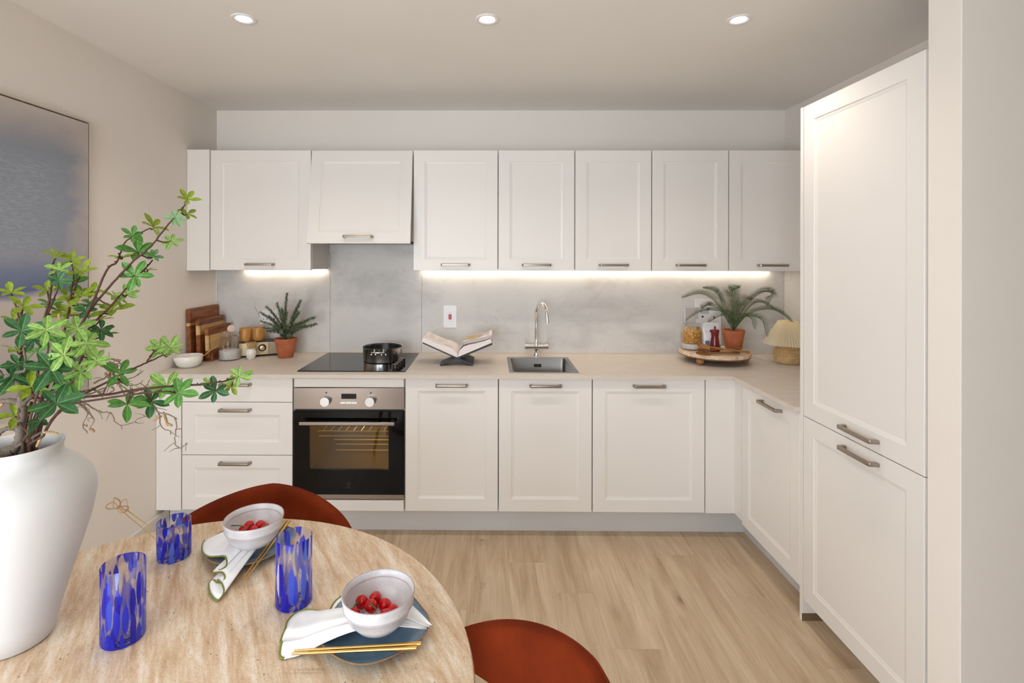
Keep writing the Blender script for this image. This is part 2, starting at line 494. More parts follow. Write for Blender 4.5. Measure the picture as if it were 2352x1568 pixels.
def blue_fleck(name, stretch, seed, h):
    t = NT(name)
    v = t.coord('Object', (1, 1, stretch), loc=(seed, seed * .7, seed * 1.3))
    warp = t.n('ShaderNodeTexNoise'); warp.inputs['Scale'].default_value = 45; t.l(v, warp.inputs['Vector'])
    ad = t.n('ShaderNodeVectorMath', operation='MULTIPLY_ADD'); t.l(warp.outputs['Color'], ad.inputs[0])
    ad.inputs[1].default_value = (.008, .008, .003); t.l(v, ad.inputs[2])
    SC = 92
    vc = t.n('ShaderNodeTexVoronoi', feature='SMOOTH_F1'); vc.inputs['Scale'].default_value = SC; vc.inputs['Smoothness'].default_value = .25; t.l(ad.outputs[0], vc.inputs['Vector'])
    vr = t.n('ShaderNodeTexVoronoi'); vr.inputs['Scale'].default_value = SC; t.l(ad.outputs[0], vr.inputs['Vector'])
    z = t.math('DIVIDE', t.sep(t.coord('Object'))[2], h)
    thr = t.math('SUBTRACT', .69, t.math('MULTIPLY', z, .16))
    blob = t.math('MULTIPLY', t.math('SUBTRACT', thr, vc.outputs['Distance']), 14.0, True)
    r0, r1, r2 = t.sep(vr.outputs['Color'])
    keep = t.ramp(t.math('SUBTRACT', r1, t.math('MULTIPLY', z, .10)), [(.07, (0, 0, 0)), (.10, (1, 1, 1))])
    fac = t.math('MULTIPLY', t.math('MULTIPLY', blob, keep), .93)
    hue = t.ramp(r2, [(.05, srgb(34, 26, 176)), (.45, srgb(46, 48, 208)), (.80, srgb(70, 92, 222)), (.93, srgb(110, 142, 232)), (.97, srgb(214, 216, 240))], 'LINEAR')
    t.col((.97, .97, 1.0, 1)); t.set(Roughness=.01, IOR=1.45); t.b.inputs['Transmission Weight'].default_value = 1.0
    tr = t.n('ShaderNodeBsdfTransparent'); tr.inputs[0].default_value = (.93, .93, 1.0, 1)
    m0 = t.n('ShaderNodeMixShader'); m0.inputs[0].default_value = .3
    t.l(tr.outputs[0], m0.inputs[1]); t.l(t.b.outputs[0], m0.inputs[2])
    df = t.n('ShaderNodeBsdfPrincipled'); df.inputs['Roughness'].default_value = .06; df.inputs['IOR'].default_value = 1.45
    t.l(hue, df.inputs['Base Color'])
    tl = t.n('ShaderNodeBsdfTranslucent'); t.l(hue, tl.inputs[0])
    m1 = t.n('ShaderNodeMixShader'); m1.inputs[0].default_value = .5; t.l(df.outputs[0], m1.inputs[1]); t.l(tl.outputs[0], m1.inputs[2])
    m2 = t.n('ShaderNodeMixShader'); t.l(fac, m2.inputs[0]); t.l(m0.outputs[0], m2.inputs[1]); t.l(m1.outputs[0], m2.inputs[2])
    t.l(m2.outputs[0], t.out.inputs[0])
    return t.m

def leaf_mat(name, base, dark, vein, veinamt):
    t = NT(name)
    co = t.coord('Object')
    x, y, z = t.sep(co)
    ay = t.math('ABSOLUTE', y)
    mid = t.ramp(ay, [(.008, (1, 1, 1)), (.030, (0, 0, 0))])
    s = t.math('SUBTRACT', x, t.math('MULTIPLY', ay, 1.1))
    w = t.math('ABSOLUTE', t.math('SINE', t.math('MULTIPLY', s, 24.0)))
    side = t.ramp(w, [(.05, (1, 1, 1)), (.26, (0, 0, 0))])
    v = t.math('MAXIMUM', mid, t.math('MULTIPLY', t.math('MULTIPLY', side, .55), t.ramp(t.noise(t.coord('Object', (9, 9, 9)), 1.0, 3, .6), [(.4, (0, 0, 0)), (.62, (1, 1, 1))])))
    n = t.noise(t.coord('Object', (5, 5, 5)), 1.0, 4, .6)
    c = t.ramp(n, [(.32, dark), (.66, base)])
    t.col(t.mix(t.math('MULTIPLY', v, veinamt), c, vein))
    t.set(Roughness=.45)
    t.b.inputs['Specular IOR Level'].default_value = .35
    tl = t.n('ShaderNodeBsdfTranslucent'); t.l(c, tl.inputs[0])
    mx = t.n('ShaderNodeMixShader'); mx.inputs[0].default_value = .22
    t.l(t.b.outputs[0], mx.inputs[1]); t.l(tl.outputs[0], mx.inputs[2]); t.l(mx.outputs[0], t.out.inputs[0])
    return t.m
M['leafL'] = leaf_mat('light_green_leaf', srgb(140, 176, 84), srgb(92, 142, 58), srgb(206, 218, 136), .75)
M['leafY'] = leaf_mat('yellow_green_leaf', srgb(146, 164, 44), srgb(112, 136, 34), srgb(176, 188, 84), .4)
M['leafG'] = leaf_mat('green_leaf', srgb(92, 148, 62), srgb(62, 120, 48), srgb(160, 196, 116), .6)
M['leafD'] = leaf_mat('dark_green_leaf', srgb(58, 106, 60), srgb(38, 80, 42), srgb(128, 168, 104), .65)
M['leafP'] = leaf_mat('pale_sage_leaf', srgb(136, 172, 122), srgb(94, 146, 88), srgb(190, 212, 166), .6)

def emit(name, c, s):
    t = NT(name)
    e = t.n('ShaderNodeEmission'); e.inputs[0].default_value = c; e.inputs[1].default_value = s
    t.l(e.outputs[0], t.out.inputs[0]); return t.m
M['lamp_glow'] = emit('downlight_led', (1.0, .93, .82, 1), 14.0)
M['strip_glow'] = emit('strip_led', (1.0, .86, .68, 1), 6.0)
M['oven_glass'] = plain('black_oven_glass', srgb(10, 9, 9), .05, var=.02, Specular_IOR_Level=.22)
M['knob'] = plain('satin_silver_knob', (.62, .61, .60, 1), .36, 1.0, var=.02)
M['rack_wire'] = plain('rack_wire', srgb(226, 204, 150), .4)
M['oven_glow'] = emit('oven_bulb', (1.0, .68, .3, 1), 5.0)

# ------------------------------------------------------------------ room dimensions (metres)
D, YB, XL, XRW, XR = 2.7427, 3.3493, -1.7933, 1.9075, 1.2999
ZW, ZDB, ZC = 0.8835, 0.1518, 2.4629
YU, ZUB, ZUT = 3.0173, 1.4291, 2.1357
X0, XU = -1.6558, -1.6557
YRET, PS = 2.6661, 0.095
YBACK, XFAR = -3.2, 4.0
NIB0, NIB1 = 1.429, 1.538

def struct(name, bm, m, parent=None, smooth=False):
    o = obj(name, bm, m, parent, smooth)
    if parent is None: o['kind'] = 'structure'
    return o

# floor: a screed with real oak planks on it
floor = struct('floor', box(XL, XFAR, YBACK, YB, -.06, -.012), M['carcass'])
tag(floor, 'pale oak plank floor running towards the kitchen units', None)
PW = .19
plank_cache = {}
joints = {0: 2.545, 1: 2.315, 2: 1.988, 4: 2.617, 5: 2.294, 3: 1.72, -1: 2.75, -2: 2.2, 6: 1.9, -3: 1.85, -4: 2.6}
rng = random.Random(5)
PL = 1.29
for k in range(-10, 21):
    xa, xb = .09 + PW * k, .09 + PW * (k + 1)
    xa, xb = max(xa, XL), min(xb, XFAR)
    if xb - xa < .01: continue
    j = joints.get(k, 1.6 + rng.random() * 1.2)
    ys = [YBACK] + sorted(y for y in (j + PL * n for n in range(-6, 4)) if YBACK + .05 < y < 2.83) + [2.85 if xa < XR + .1 else 1.62]
    if xa >= XR + .1:
        ys = [YBACK] + sorted(y for y in ys[1:-1] if y < NIB0 - .05) + [NIB0]
    for ya, yb in zip(ys[:-1], ys[1:]):
        if yb - ya < .02: continue
        key = (round(xb - xa, 3), round(yb - ya, 3))
        if key not in plank_cache:
            w, l = key
            bm = box(-w / 2 + .0001, w / 2 - .0001, -l / 2 + .0001, l / 2 - .0001, -.012, 0)
            bmesh.ops.bevel(bm, geom=[e for e in bm.edges if all(v.co.z > -.001 for v in e.verts)], offset=.0005, segments=1, affect='EDGES')
            plank_cache[key] = mesh_of(bm, 'plank'); plank_cache[key].materials.append(M['oak'])
        obj('plank', plank_cache[key], None, floor, loc=((xa + xb) / 2, (ya + yb) / 2, 0))

struct('ceiling', box(XL - .1, XFAR + .1, YBACK - .1, YB + .1, ZC, ZC + .1), M['ceiling'])
struct('wall_back', box(XL - .1, XRW + .1, YB, YB + .1, -.06, ZC), M['wall'])
LY0, LY1, LZ0, LZ1 = -2.1, -.2, .08, 2.03
bm = bmesh.new()
add_box(bm, XL - .1, XL, YBACK - .1, LY0, -.06, ZC); add_box(bm, XL - .1, XL, LY1, YB, -.06, ZC)
add_box(bm, XL - .1, XL, LY0, LY1, -.06, LZ0); add_box(bm, XL - .1, XL, LY0, LY1, LZ1, ZC)
bmesh.ops.remove_doubles(bm, verts=bm.verts, dist=1e-5)
struct('wall_left', bm, M['wall'])
bm = bmesh.new()
for ya, yb, za, zb in ((LY0, LY1, LZ0, LZ0 + .05), (LY0, LY1, LZ1 - .05, LZ1), (LY0, LY0 + .05, LZ0, LZ1), (LY1 - .05, LY1, LZ0, LZ1), (-1.175, -1.125, LZ0, LZ1)):
    add_box(bm, XL - .08, XL - .02, ya, yb, za, zb, .003)
win = struct('added_window_left', bm, M['white_trim'])  # unseen window, added as an assumed source of side daylight
for ya, yb in ((LY0 + .05, -1.175), (-1.125, LY1 - .05)):
    obj('pane', box(XL - .056, XL - .046, ya, yb, LZ0 + .05, LZ1 - .05), M['glass'], win)
SIDELIGHT.location = (XL - .004, (LY0 + LY1) / 2, (LZ0 + LZ1) / 2)
struct('wall_right', box(XRW, XRW + .1, NIB1, YB, -.06, ZC), M['wall'])
struct('wall_nib', box(XR - .001, XFAR + .1, NIB0, NIB1, -.06, ZC, .002), M['wall'])
struct('wall_far_right', box(XFAR, XFAR + .1, YBACK - .1, NIB0, -.06, ZC), M['wall'])
bm = bmesh.new()
WX0, WX1, WZ0, WZ1 = -1.7, .05, .08, 2.03
add_box(bm, XL, WX0, YBACK - .1, YBACK, -.06, ZC); add_box(bm, WX1, XFAR, YBACK - .1, YBACK, -.06, ZC)
add_box(bm, WX0, WX1, YBACK - .1, YBACK, -.06, WZ0); add_box(bm, WX0, WX1, YBACK - .1, YBACK, WZ1, ZC)
struct('wall_rear', bm, M['wall'])
bm = bmesh.new()
for xa, xb, za, zb in ((WX0, WX1, WZ0, WZ0 + .06), (WX0, WX1, WZ1 - .06, WZ1), (WX0, WX0 + .06, WZ0, WZ1), (WX1 - .06, WX1, WZ0, WZ1), (-.855, -.795, WZ0, WZ1)):
    add_box(bm, xa, xb, YBACK - .08, YBACK - .02, za, zb, .003)
win = struct('added_window_rear', bm, M['white_trim'])  # unseen window, added as an assumed source of rear daylight
for xa, xb in ((WX0 + .06, -.855), (-.795, WX1 - .06)):
    obj('pane', box(xa, xb, YBACK - .056, YBACK - .046, WZ0 + .06, WZ1 - .06), M['glass'], win)
DAYLIGHT.location = ((WX0 + WX1) / 2, YBACK - .005, (WZ0 + WZ1) / 2)

struct('wall_light_block', box(.15, .25, YBACK, -.7, -.06, ZC, .002), M['wall'])  # unseen wall, added to keep rear daylight off the nib wall
def skirt(name, x0, x1, y0, y1):
    struct(name, box(x0, x1, y0, y1, 0, .12, .003), M['white_trim'])
skirt('baseboard_left', XL, XL + .015, YBACK, D + PS)
skirt('baseboard_nib', XR + .02, XFAR, NIB0 - .015, NIB0)
skirt('baseboard_far_right', XFAR - .015, XFAR, YBACK, NIB0 - .015)

# ------------------------------------------------------------------ doors, handles, units
def door_bm(w, h, recess=True, fw=.066, t=.02):
    bm = bmesh.new()
    loops = [(0, t), (0, .0016), (.0016, 0)]
    if recess: loops += [(fw, 0), (fw + .0015, .0025), (fw + .0125, .0052), (fw + .014, .0062)]
    rings = []
    for ins, y in loops:
        rings.append([bm.verts.new((sx * (w / 2 - ins), y, (ins if sz < 0 else h - ins))) for sx, sz in ((-1, -1), (1, -1), (1, 1), (-1, 1))])
    bm.faces.new(rings[0])
    for a, b in zip(rings[:-1], rings[1:]):
        for i in range(4):
            j = (i + 1) % 4
            bm.faces.new((a[i], a[j], b[j], b[i]))
    bm.faces.new(rings[-1])
    return bm

HANDLE = None
def handle(parent, x, z, y=0.0, L=.174):
    """flat brushed bow handle: a U-shaped bar standing off the door"""
    global HANDLE
    if HANDLE is None:
        d, th = .034, .009
        h = L / 2
        poly = [(-h, 0), (-h + .004, -d + .004), (-h + .010, -d), (h - .010, -d), (h - .004, -d + .004), (h, 0), (h - .014, 0), (h - .016, -d + th), (-h + .016, -d + th), (-h + .014, 0)]
        bm = prism(poly, -.0065, .0065, 'z', bev=.0012)
        HANDLE = mesh_of(bm, 'handle', True, math.radians(35)); HANDLE.materials.append(M['nickel'])
    return obj('handle', HANDLE, None, parent, loc=(x, y, z))

def door(parent, name, w, z0, h, x=0.0, recess=True, hz=None, hx=0.0, y=0.0):
    d = obj(name, door_bm(w, h, recess), M['cab'], parent, loc=(x, y, z0))
    if hz is not None: handle(d, hx, hz - z0)
    return d

def base_unit(xc, w, label, sink=False):
    t = thing('base_cabinet', label, 'cabinet', (xc, D, 0), 0, 'base cabinets')
    if sink:
        bm = bmesh.new(); y1 = YB - D - .002; z1 = ZW - .0215
        add_box(bm, -w / 2 + .001, -w / 2 + .018, .021, y1, ZDB, z1); add_box(bm, w / 2 - .018, w / 2 - .001, .021, y1, ZDB, z1)
        add_box(bm, -w / 2 + .018, w / 2 - .018, .021, y1, ZDB, ZDB + .018); add_box(bm, -w / 2 + .018, w / 2 - .018, y1 - .012, y1, ZDB + .018, z1)
    else:
        bm = box(-w / 2 + .001, w / 2 - .001, .021, YB - D - .002, ZDB, ZW - .0215)
    obj('body', bm, M['carcass'], t)
    door(t, 'door', w - .006, ZDB, .8600 - ZDB, hz=.826)
    return t
x = X0
# left filler
t = obj('filler_panel', box(XL + .001, X0 - .002, D, D + .02, ZDB - .004, ZW - .0215, .0012), M['cab'])
tag(t, 'narrow plain white panel between left wall and drawers under the worktop', 'filler panel')
# drawers
t = thing('drawer_unit', 'white base unit with three drawers left of the oven', 'drawer unit', (X0 + .3, D, 0), 0, 'base cabinets')
obj('body', box(-.299, .299, .021, YB - D - .002, ZDB, ZW - .0215), M['carcass'], t)
for z0, z1, rec, hz in ((.7310, .8600, False, .826), (.4470, .7280, True, .690), (ZDB, .4440, True, .4065)):
    d = obj('drawer_front', door_bm(.594, z1 - z0, rec), M['cab'], t, loc=(0, 0, z0))
    handle(d, -.007, hz - z0)
# oven housing
OX = X0 + .9
t = thing('oven_housing', 'white housing unit with plain strips above and below the oven', 'cabinet', (OX, D, 0))
bm = bmesh.new()
add_box(bm, -.299, -.281, .021, YB - D - .002, ZDB, ZW - .0215); add_box(bm, .281, .299, .021, YB - D - .002, ZDB, ZW - .0215)
add_box(bm, -.281, .281, .021, YB - D - .002, ZDB, ZDB + .018); add_box(bm, -.281, .281, YB - D - .02, YB - D - .002, ZDB + .018, ZW - .0215)
obj('body', bm, M['carcass'], t)
obj('upper_strip', box(-.294, .294, 0, .02, .8115, .8575, .0012), M['cab'], t)
obj('lower_strip', box(-.294, .294, 0, .02, ZDB - .001, .2085, .0012), M['cab'], t)
# base cabinets with doors
base_unit(X0 + 1.45, .5, 'white panelled base cabinet directly right of the oven')
base_unit(X0 + 1.95, .5, 'white panelled base cabinet under the sink, second right of the oven', True)
base_unit(X0 + 2.5, .6, 'wide white panelled base cabinet left of the corner panel')
t = obj('filler_panel', prism([(X0 + 2.802, D), (XR, D), (XR, YRET + .002), (XR + .02, YRET + .002), (XR + .02, D + .02), (X0 + 2.802, D + .02)], ZDB - .002, ZW - .0215, 'z'), M['cab'])
tag(t, 'plain white L-shaped corner panel where the two base runs meet', 'filler panel')
# return run (faces left)
t = thing('base_cabinet', 'white panelled base cabinet on the right run beside the tall unit', 'cabinet', (XR, YRET - .25, 0), -PI / 2, 'base cabinets')
obj('body', box(-.249, .249, .021, XRW - XR - .002, ZDB, ZW - .0215), M['carcass'], t)
door(t, 'door', .494, ZDB - .018, .8600 - ZDB + .018, hz=.826, hx=.035)
# tall unit
t = thing('tall_cabinet', 'tall white fridge cabinet with two panelled doors at the right', 'cabinet', (XR, YRET - .52 - .3, 0), -PI / 2)
obj('body', box(-.2985, .2985, .021, XRW - XR - .002, ZDB - .06, ZUT - .003), M['carcass'], t)
ZM = .8545
d1 = door(t, 'upper_door', .594, ZM + .0015, ZUT - ZM - .0015, hz=ZM + .040, hx=.035)
d2 = door(t, 'lower_door', .594, .095, ZM - .0015 - .095, hz=ZM - .036, hx=.035)
t = obj('end_panel', box(XR - .002, XRW - .001, YRET - .5195, YRET - .5015, .0, ZUT, .001), M['cab'])
tag(t, 'slim white full height end panel between tall cabinet and worktop', 'end panel')
o = obj('foot_strip', box(XR - .003, XR + PS, YRET - .5205, YRET - .5195, .002, .034), M['nickel'], t)
o['label'] = 'brown metal strip at the foot of the panel'

# plinths
struct('trim_1', box(XL + .016, XR + PS + .001, D + PS, D + PS + .016, 0, ZDB, .001), M['plinth'])['label'] = 'pale grey plinth under the back run of base cabinets'
struct('trim_2', box(XR + PS, XR + PS + .016, YRET - .5, D + PS, 0, ZDB - .02, .001), M['plinth'])['label'] = 'pale grey plinth under the right base cabinet'
struct('trim_3', box(XR + PS, XR + PS + .016, NIB1 + .001, YRET - .521, 0, .1, .001), M['plinth'])['label'] = 'pale grey plinth under the tall cabinet'

# worktop with the sink cut-out
SX0, SX1, SY0, SY1 = .103, .482, 2.776, 3.208
bm = bmesh.new()
WF = D - .022
for a in ((XL + .001, SX0 + .012, WF, YB - .001), (SX0 + .012, SX1 - .012, WF, SY0 + .012), (SX0 + .012, SX1 - .012, SY1 - .012, YB - .001), (SX1 - .012, XRW - .001, WF, YB - .001), (XR - .022, XRW - .001, YRET - .501, WF)):
    add_box(bm, *a, ZW - .02, ZW)
bmesh.ops.remove_doubles(bm, verts=bm.verts, dist=1e-5)
tag(obj('worktop', bm, M['worktop']), 'L-shaped beige stone worktop above the white base cabinets', 'worktop')

# splashback panels
t = thing('splashback', 'pale concrete splashback panels behind hob and sink', 'splashback', (XL, YB, ZW))
def sp(x0, x1, z1):
    wobj('panel', box(x0 + .0006, x1 - .0006, YB - .008, YB - .0005, ZW + .0005, z1, .0008), M['concrete'], t, (XL, YB, ZW))
sp(XL + .006, -1.0445, ZUB + .1); sp(-1.0445, -.4465, 1.62); sp(-.4465, XRW - .009, ZUB + .1)
wobj('side_panel', box(XRW - .008, XRW - .0005, YRET - .50, YB - .0005, ZW + .0005, ZUB + .02, .0008), M['concrete'], t, (XL, YB, ZW))
wobj('edge_profile', box(XL + .0005, XL + .006, YB - .0105, YB - .0005, ZW + .0005, ZUB + .02, .0008), M['white_plastic'], t, (XL, YB, ZW))
wobj('bottom_seal', box(XL + .006, XRW - .008, YB - .0115, YB - .008, ZW + .0002, ZW + .005, .001), M['worktop'], t, (XL, YB, ZW))

# wall cabinets
def wall_unit(xa, w, label, right_gap=0.0):
    t = thing('wall_cabinet', label, 'cabinet', (xa + w / 2, YU, ZUB), 0, 'wall cabinets')
    obj('body', box(-w / 2 + .001, w / 2 - .001, .0215, YB - YU - .0095, .004, ZUT - ZUB - .004), M['cab'], t)
    door(t, 'door', w - .006, 0, ZUT - ZUB, hz=.034)
    return t
t = obj('filler_panel', box(XL + .001, XU - .002, YU, YU + .02, ZUB - .003, ZUT + .004, .0012), M['cab'])
tag(t, 'narrow plain white panel between left wall and first wall cabinet', 'filler panel')
wall_unit(XU, .6, 'wide white wall cabinet between the left panel and the hood')
xs = XU + 1.2
wall_unit(xs, .5, 'white wall cabinet directly right of the tilted hood door')
wall_unit(xs + .5, .45, 'white wall cabinet above the sink tap, second right of hood')
wall_unit(xs + .95, .45, 'white wall cabinet third to the right of the hood')
wall_unit(xs + 1.4, .45, 'white wall cabinet fourth right of hood, left of the corner one')
wall_unit(xs + 1.85, .5, 'white wall cabinet in the right corner above the lamp')
# extractor hood
HXC = XU + .9
t = thing('extractor_hood', 'cooker hood hidden behind a tilted white panelled door', 'hood', (HXC, YU, 1.60))
obj('body', box(-.298, .298, .05, YB - YU - .0095, .0, ZUT - 1.60 - .01), M['cab'], t)
obj('filter', box(-.285, .285, .005, YB - YU - .03, -.012, -.0002, .003), M['hood_plastic'], t)
d = obj('door', door_bm(.594, .556), M['cab'], t, loc=(0, 0, ZUT - 1.60 - .001))
d.rotation_euler = (-math.radians(9.3), 0, 0)
# hang the door from its top edge
d.data.transform(T(0, 0, -.556))
handle(d, 0, -.556 + .036)

# LED strips under the wall cabinets
def led_strip(x0, x1, label):
    t = thing('led_strip', label, 'strip light', ((x0 + x1) / 2, YB - .026, ZUB + .003), 0, 'strip lights under the wall cabinets')
    h = (x1 - x0) / 2
    obj('profile', box(-h, h, -.009, .009, -.005, .0, .0008), M['nickel'], t)
    obj('diffuser', box(-h + .002, h - .002, -.007, .007, -.0075, -.005), M['strip_glow'], t)
    d = bpy.data.lights.new('strip_light', 'AREA'); d.shape = 'RECTANGLE'; d.size = 2 * h - .01; d.size_y = .012
    d.energy = STRIP_POWER * 2 * h; d.color = (1.0, .84, .64)
    l = bpy.data.objects.new('strip_light', d); l.location = (0, 0, -.009); link(l, t)
led_strip(-1.60, -1.06, 'warm light strip under the wide left wall cabinet')
led_strip(-.445, 1.80, 'long warm light strip under the right wall cabinets')

# ceiling downlights
def downlight(x, y, label):
    t = thing('downlight', label, 'downlight', (x, y, ZC), 0, 'recessed ceiling downlights')
    obj('trim_ring', lathe([(.047, 0), (.047, -.003), (.044, -.0045), (.034, -.003), (.026, .0), (.047, 0)], 36), M['white_plastic'], t, True)
    obj('lens', lathe([(0, -.0028), (.0255, -.0028), (.0255, -.0005), (0, -.0005)], 28), M['lamp_glow'], t, True)
    d = bpy.data.lights.new('downlight_beam', 'SPOT'); d.energy = DOWNLIGHT_POWER; d.color = (1.0, .92, .83)
    d.spot_size = math.radians(132); d.spot_blend = .85; d.shadow_soft_size = .03
    l = bpy.data.objects.new('downlight_beam', d); l.location = (0, 0, -.02); link(l, t)
for xx, yy, lb in ((-.99, 2.05, 'leftmost of the three ceiling downlights in front of the wall cabinets'), (-.015, 2.058, 'middle of the three ceiling downlights in front of the wall cabinets'), (.993, 2.066, 'rightmost of the three ceiling downlights, nearest the tall cabinet')):
    downlight(xx, yy, lb)
# painting
t = thing('canvas_painting', 'abstract blue and grey canvas painting on the left wall', 'painting', (XL, 1.70, .926))
def paint_mat():
    t = NT('abstract_blue_paint')
    co = t.coord('Object')
    x, y, z = t.sep(co)     # y along the wall (+ to the kitchen), z up, origin at bottom centre
    n = t.noise(t.coord('Object', (1, 1.4, 3)), 2.6, 5, .6, .5)
    zz = t.math('ADD', z, t.math('MULTIPLY', t.math('SUBTRACT', n, .5), .10))
    zn = t.math('DIVIDE', zz, 1.166)
    base = t.ramp(zn, [(.0, srgb(168, 160, 160)), (.16, srgb(186, 176, 170)), (.36, srgb(196, 186, 178)), (.385, srgb(92, 104, 142)), (.45, srgb(122, 131, 156)), (.50, srgb(146, 150, 162)), (.60, srgb(143, 148, 159)), (.86, srgb(139, 144, 154)), (.94, srgb(178, 170, 168)), (1.0, srgb(200, 190, 182))])
    # dry brush strokes
    st = t.noise(t.coord('Object', (22, 22, 120)), 1.4, 6, .7, .6)
    patch = t.ramp(t.math('ADD', t.math('MULTIPLY', t.math('ABSOLUTE', t.math('SUBTRACT', z, .78)), -3.0), t.math('MULTIPLY', y, -.5)), [(0, (0, 0, 0)), (1, (1, 1, 1))])
    band = t.ramp(z, [(.55, (0, 0, 0)), (.63, (1, 1, 1)), (.93, (1, 1, 1)), (1.0, (0, 0, 0))])
    fade = t.ramp(y, [(.28, (1, 1, 1)), (.48, (0, 0, 0))])
    sm = t.math('MULTIPLY', t.math('MULTIPLY', t.ramp(st, [(.48, (0, 0, 0)), (.56, (1, 1, 1))]), band), t.math('MULTIPLY', fade, .38))
    c = t.mix(sm, base, srgb(166, 176, 188))
    # pale margin towards the kitchen side
    yy = t.math('ADD', y, t.math('MULTIPLY', t.math('SUBTRACT', n, .5), .22))
    edge = t.ramp(yy, [(.43, (0, 0, 0)), (.54, (1, 1, 1))])
    c = t.mix(t.math('MULTIPLY', edge, .8), c, srgb(192, 180, 172))
    t.col(c); t.set(Roughness=.8); t.bump(st, .15, .001)
    return t.m
obj('canvas', box(.004, .026, -.545, .545, 0, 1.166, .002), paint_mat(), t)
bm = bmesh.new()
for ya, yb, za, zb in ((-.556, .556, -.011, -.005), (-.556, .556, 1.171, 1.177), (-.556, -.55, -.005, 1.171), (.55, .556, -.005, 1.171)):
    add_box(bm, .001, .028, ya, yb, za, zb)
obj('float_frame', bm, plain('pale_oak_frame', srgb(206, 192, 176), .5), t)
obj('backing', box(.001, .006, -.55, .55, -.005, 1.171), M['espresso'], t)

# ------------------------------------------------------------------ oven
t = thing('built_in_oven', 'built-in steel and black glass oven under the hob', 'oven', (OX, D, .2125))
zo = .2125
def ob(name, bm, m, p=t, **k): return obj(name, bm, m, p, **k)
bm = bmesh.new()   # cavity shell
add_box(bm, -.279, -.225, .024, .52, .004, .595); add_box(bm, .225, .279, .024, .52, .004, .595)
add_box(bm, -.225, .225, .024, .52, .004, .14); add_box(bm, -.225, .225, .024, .52, .455, .595); add_box(bm, -.225, .225, .46, .52, .14, .455)
ob('body', bm, plain('oven_enamel', srgb(104, 88, 50), .3))
ob('control_panel', box(-.2965, .2965, -.002, .023, .4815, .5955, .0015), M['steel'])
def disc_y(r, y0, y1, x, z, m, name, p, seg=32, bev=.0015):
    bm = lathe([(0, 0), (r - bev, 0), (r, bev), (r, y1 - y0 - bev), (r - bev * .3, y1 - y0), (0, y1 - y0)], seg, RX(PI / 2))
    return obj(name, bm, m, p, True, loc=(x, y1, z))
for kx in (-.121, .118):
    k = disc_y(.0245, -.032, -.0022, kx, .528, M['knob'], 'knob', t)
    ob('indicator_mark', box(kx - .004, kx + .004, -.0032, -.0022, .5665, .5735), M['black_plastic'])
ob('display', box(-.040, .040, -.0035, -.0022, .538, .565, .0005), M['oven_glass'])
for k in range(3):
    ob('button', box(-.0455 + .0305 * k, -.0155 + .0305 * k, -.0055, -.0022, .511, .5225, .0008), M['knob'])
ob('vent_gap', box(-.29, .29, .006, .023, .472, .4815), M['black_plastic'])
# door: frame of black glass round a tinted window
bm = bmesh.new()
for xa, xb, za, zb in ((-.2965, -.2135, .028, .471), (.2135, .2965, .028, .471), (-.2135, .2135, .028, .159), (-.2135, .2135, .393, .471)):
    add_box(bm, xa, xb, -.004, .02, za, zb)
bmesh.ops.remove_doubles(bm, verts=bm.verts, dist=1e-5)
dr = ob('door', bm, M['oven_glass'])
tw = NT('tinted_oven_glass')
tr = tw.n('ShaderNodeBsdfTransparent'); tr.inputs[0].default_value = (.9, .8, .62, 1)
gl = tw.n('ShaderNodeBsdfGlossy'); gl.inputs['Roughness'].default_value = .03
mx = tw.n('ShaderNodeMixShader'); fr = tw.n('ShaderNodeFresnel'); fr.inputs[0].default_value = 1.5
tw.l(fr.outputs[0], mx.inputs[0]); tw.l(tr.outputs[0], mx.inputs[1]); tw.l(gl.outputs[0], mx.inputs[2]); tw.l(mx.outputs[0], tw.out.inputs[0])
obj('window_pane', box(-.2135, .2135, -.002, .004, .159, .393), tw.m, dr)
obj('lower_trim', box(-.2965, .2965, -.003, .02, .003, .0275, .001), M['steel'], t)
bm = bmesh.new(); add_box(bm, -.252, .252, -.046, -.036, .4085, .4265, .003, 2)
for s in (-1, 1): add_box(bm, s * .235 - .009, s * .235 + .009, -.038, -.0035, .412, .423)
obj('handle', bm, M['steel'], dr)
for z, y0 in ((.3485, .05), (.318, .06), (.226, .26), (.189, .29), (.154, .29)):
    obj('shelf_rail', tube([(-.19 + y0 * .12, y0, z), (.205, y0, z)], .0022, 6), M['rack_wire'], t)
for k in range(9):
    obj('shelf_wire', tube([(-.16 + k * .042, .055, .346), (-.16 + k * .042, .30, .346)], .0018, 5), M['rack_wire'], t)
bm = lathe([(0, -.01), (.018, -.008), (.02, 0), (0, 0)], 20)
obj('oven_bulb', bm, M['oven_glow'], t, True, loc=(.12, .2, .45))
d = bpy.data.lights.new('oven_light', 'POINT'); d.energy = 1.3; d.color = (1, .80, .46); d.shadow_soft_size = .03
l = bpy.data.objects.new('oven_light', d); l.location = (.08, .25, .40); link(l, t)
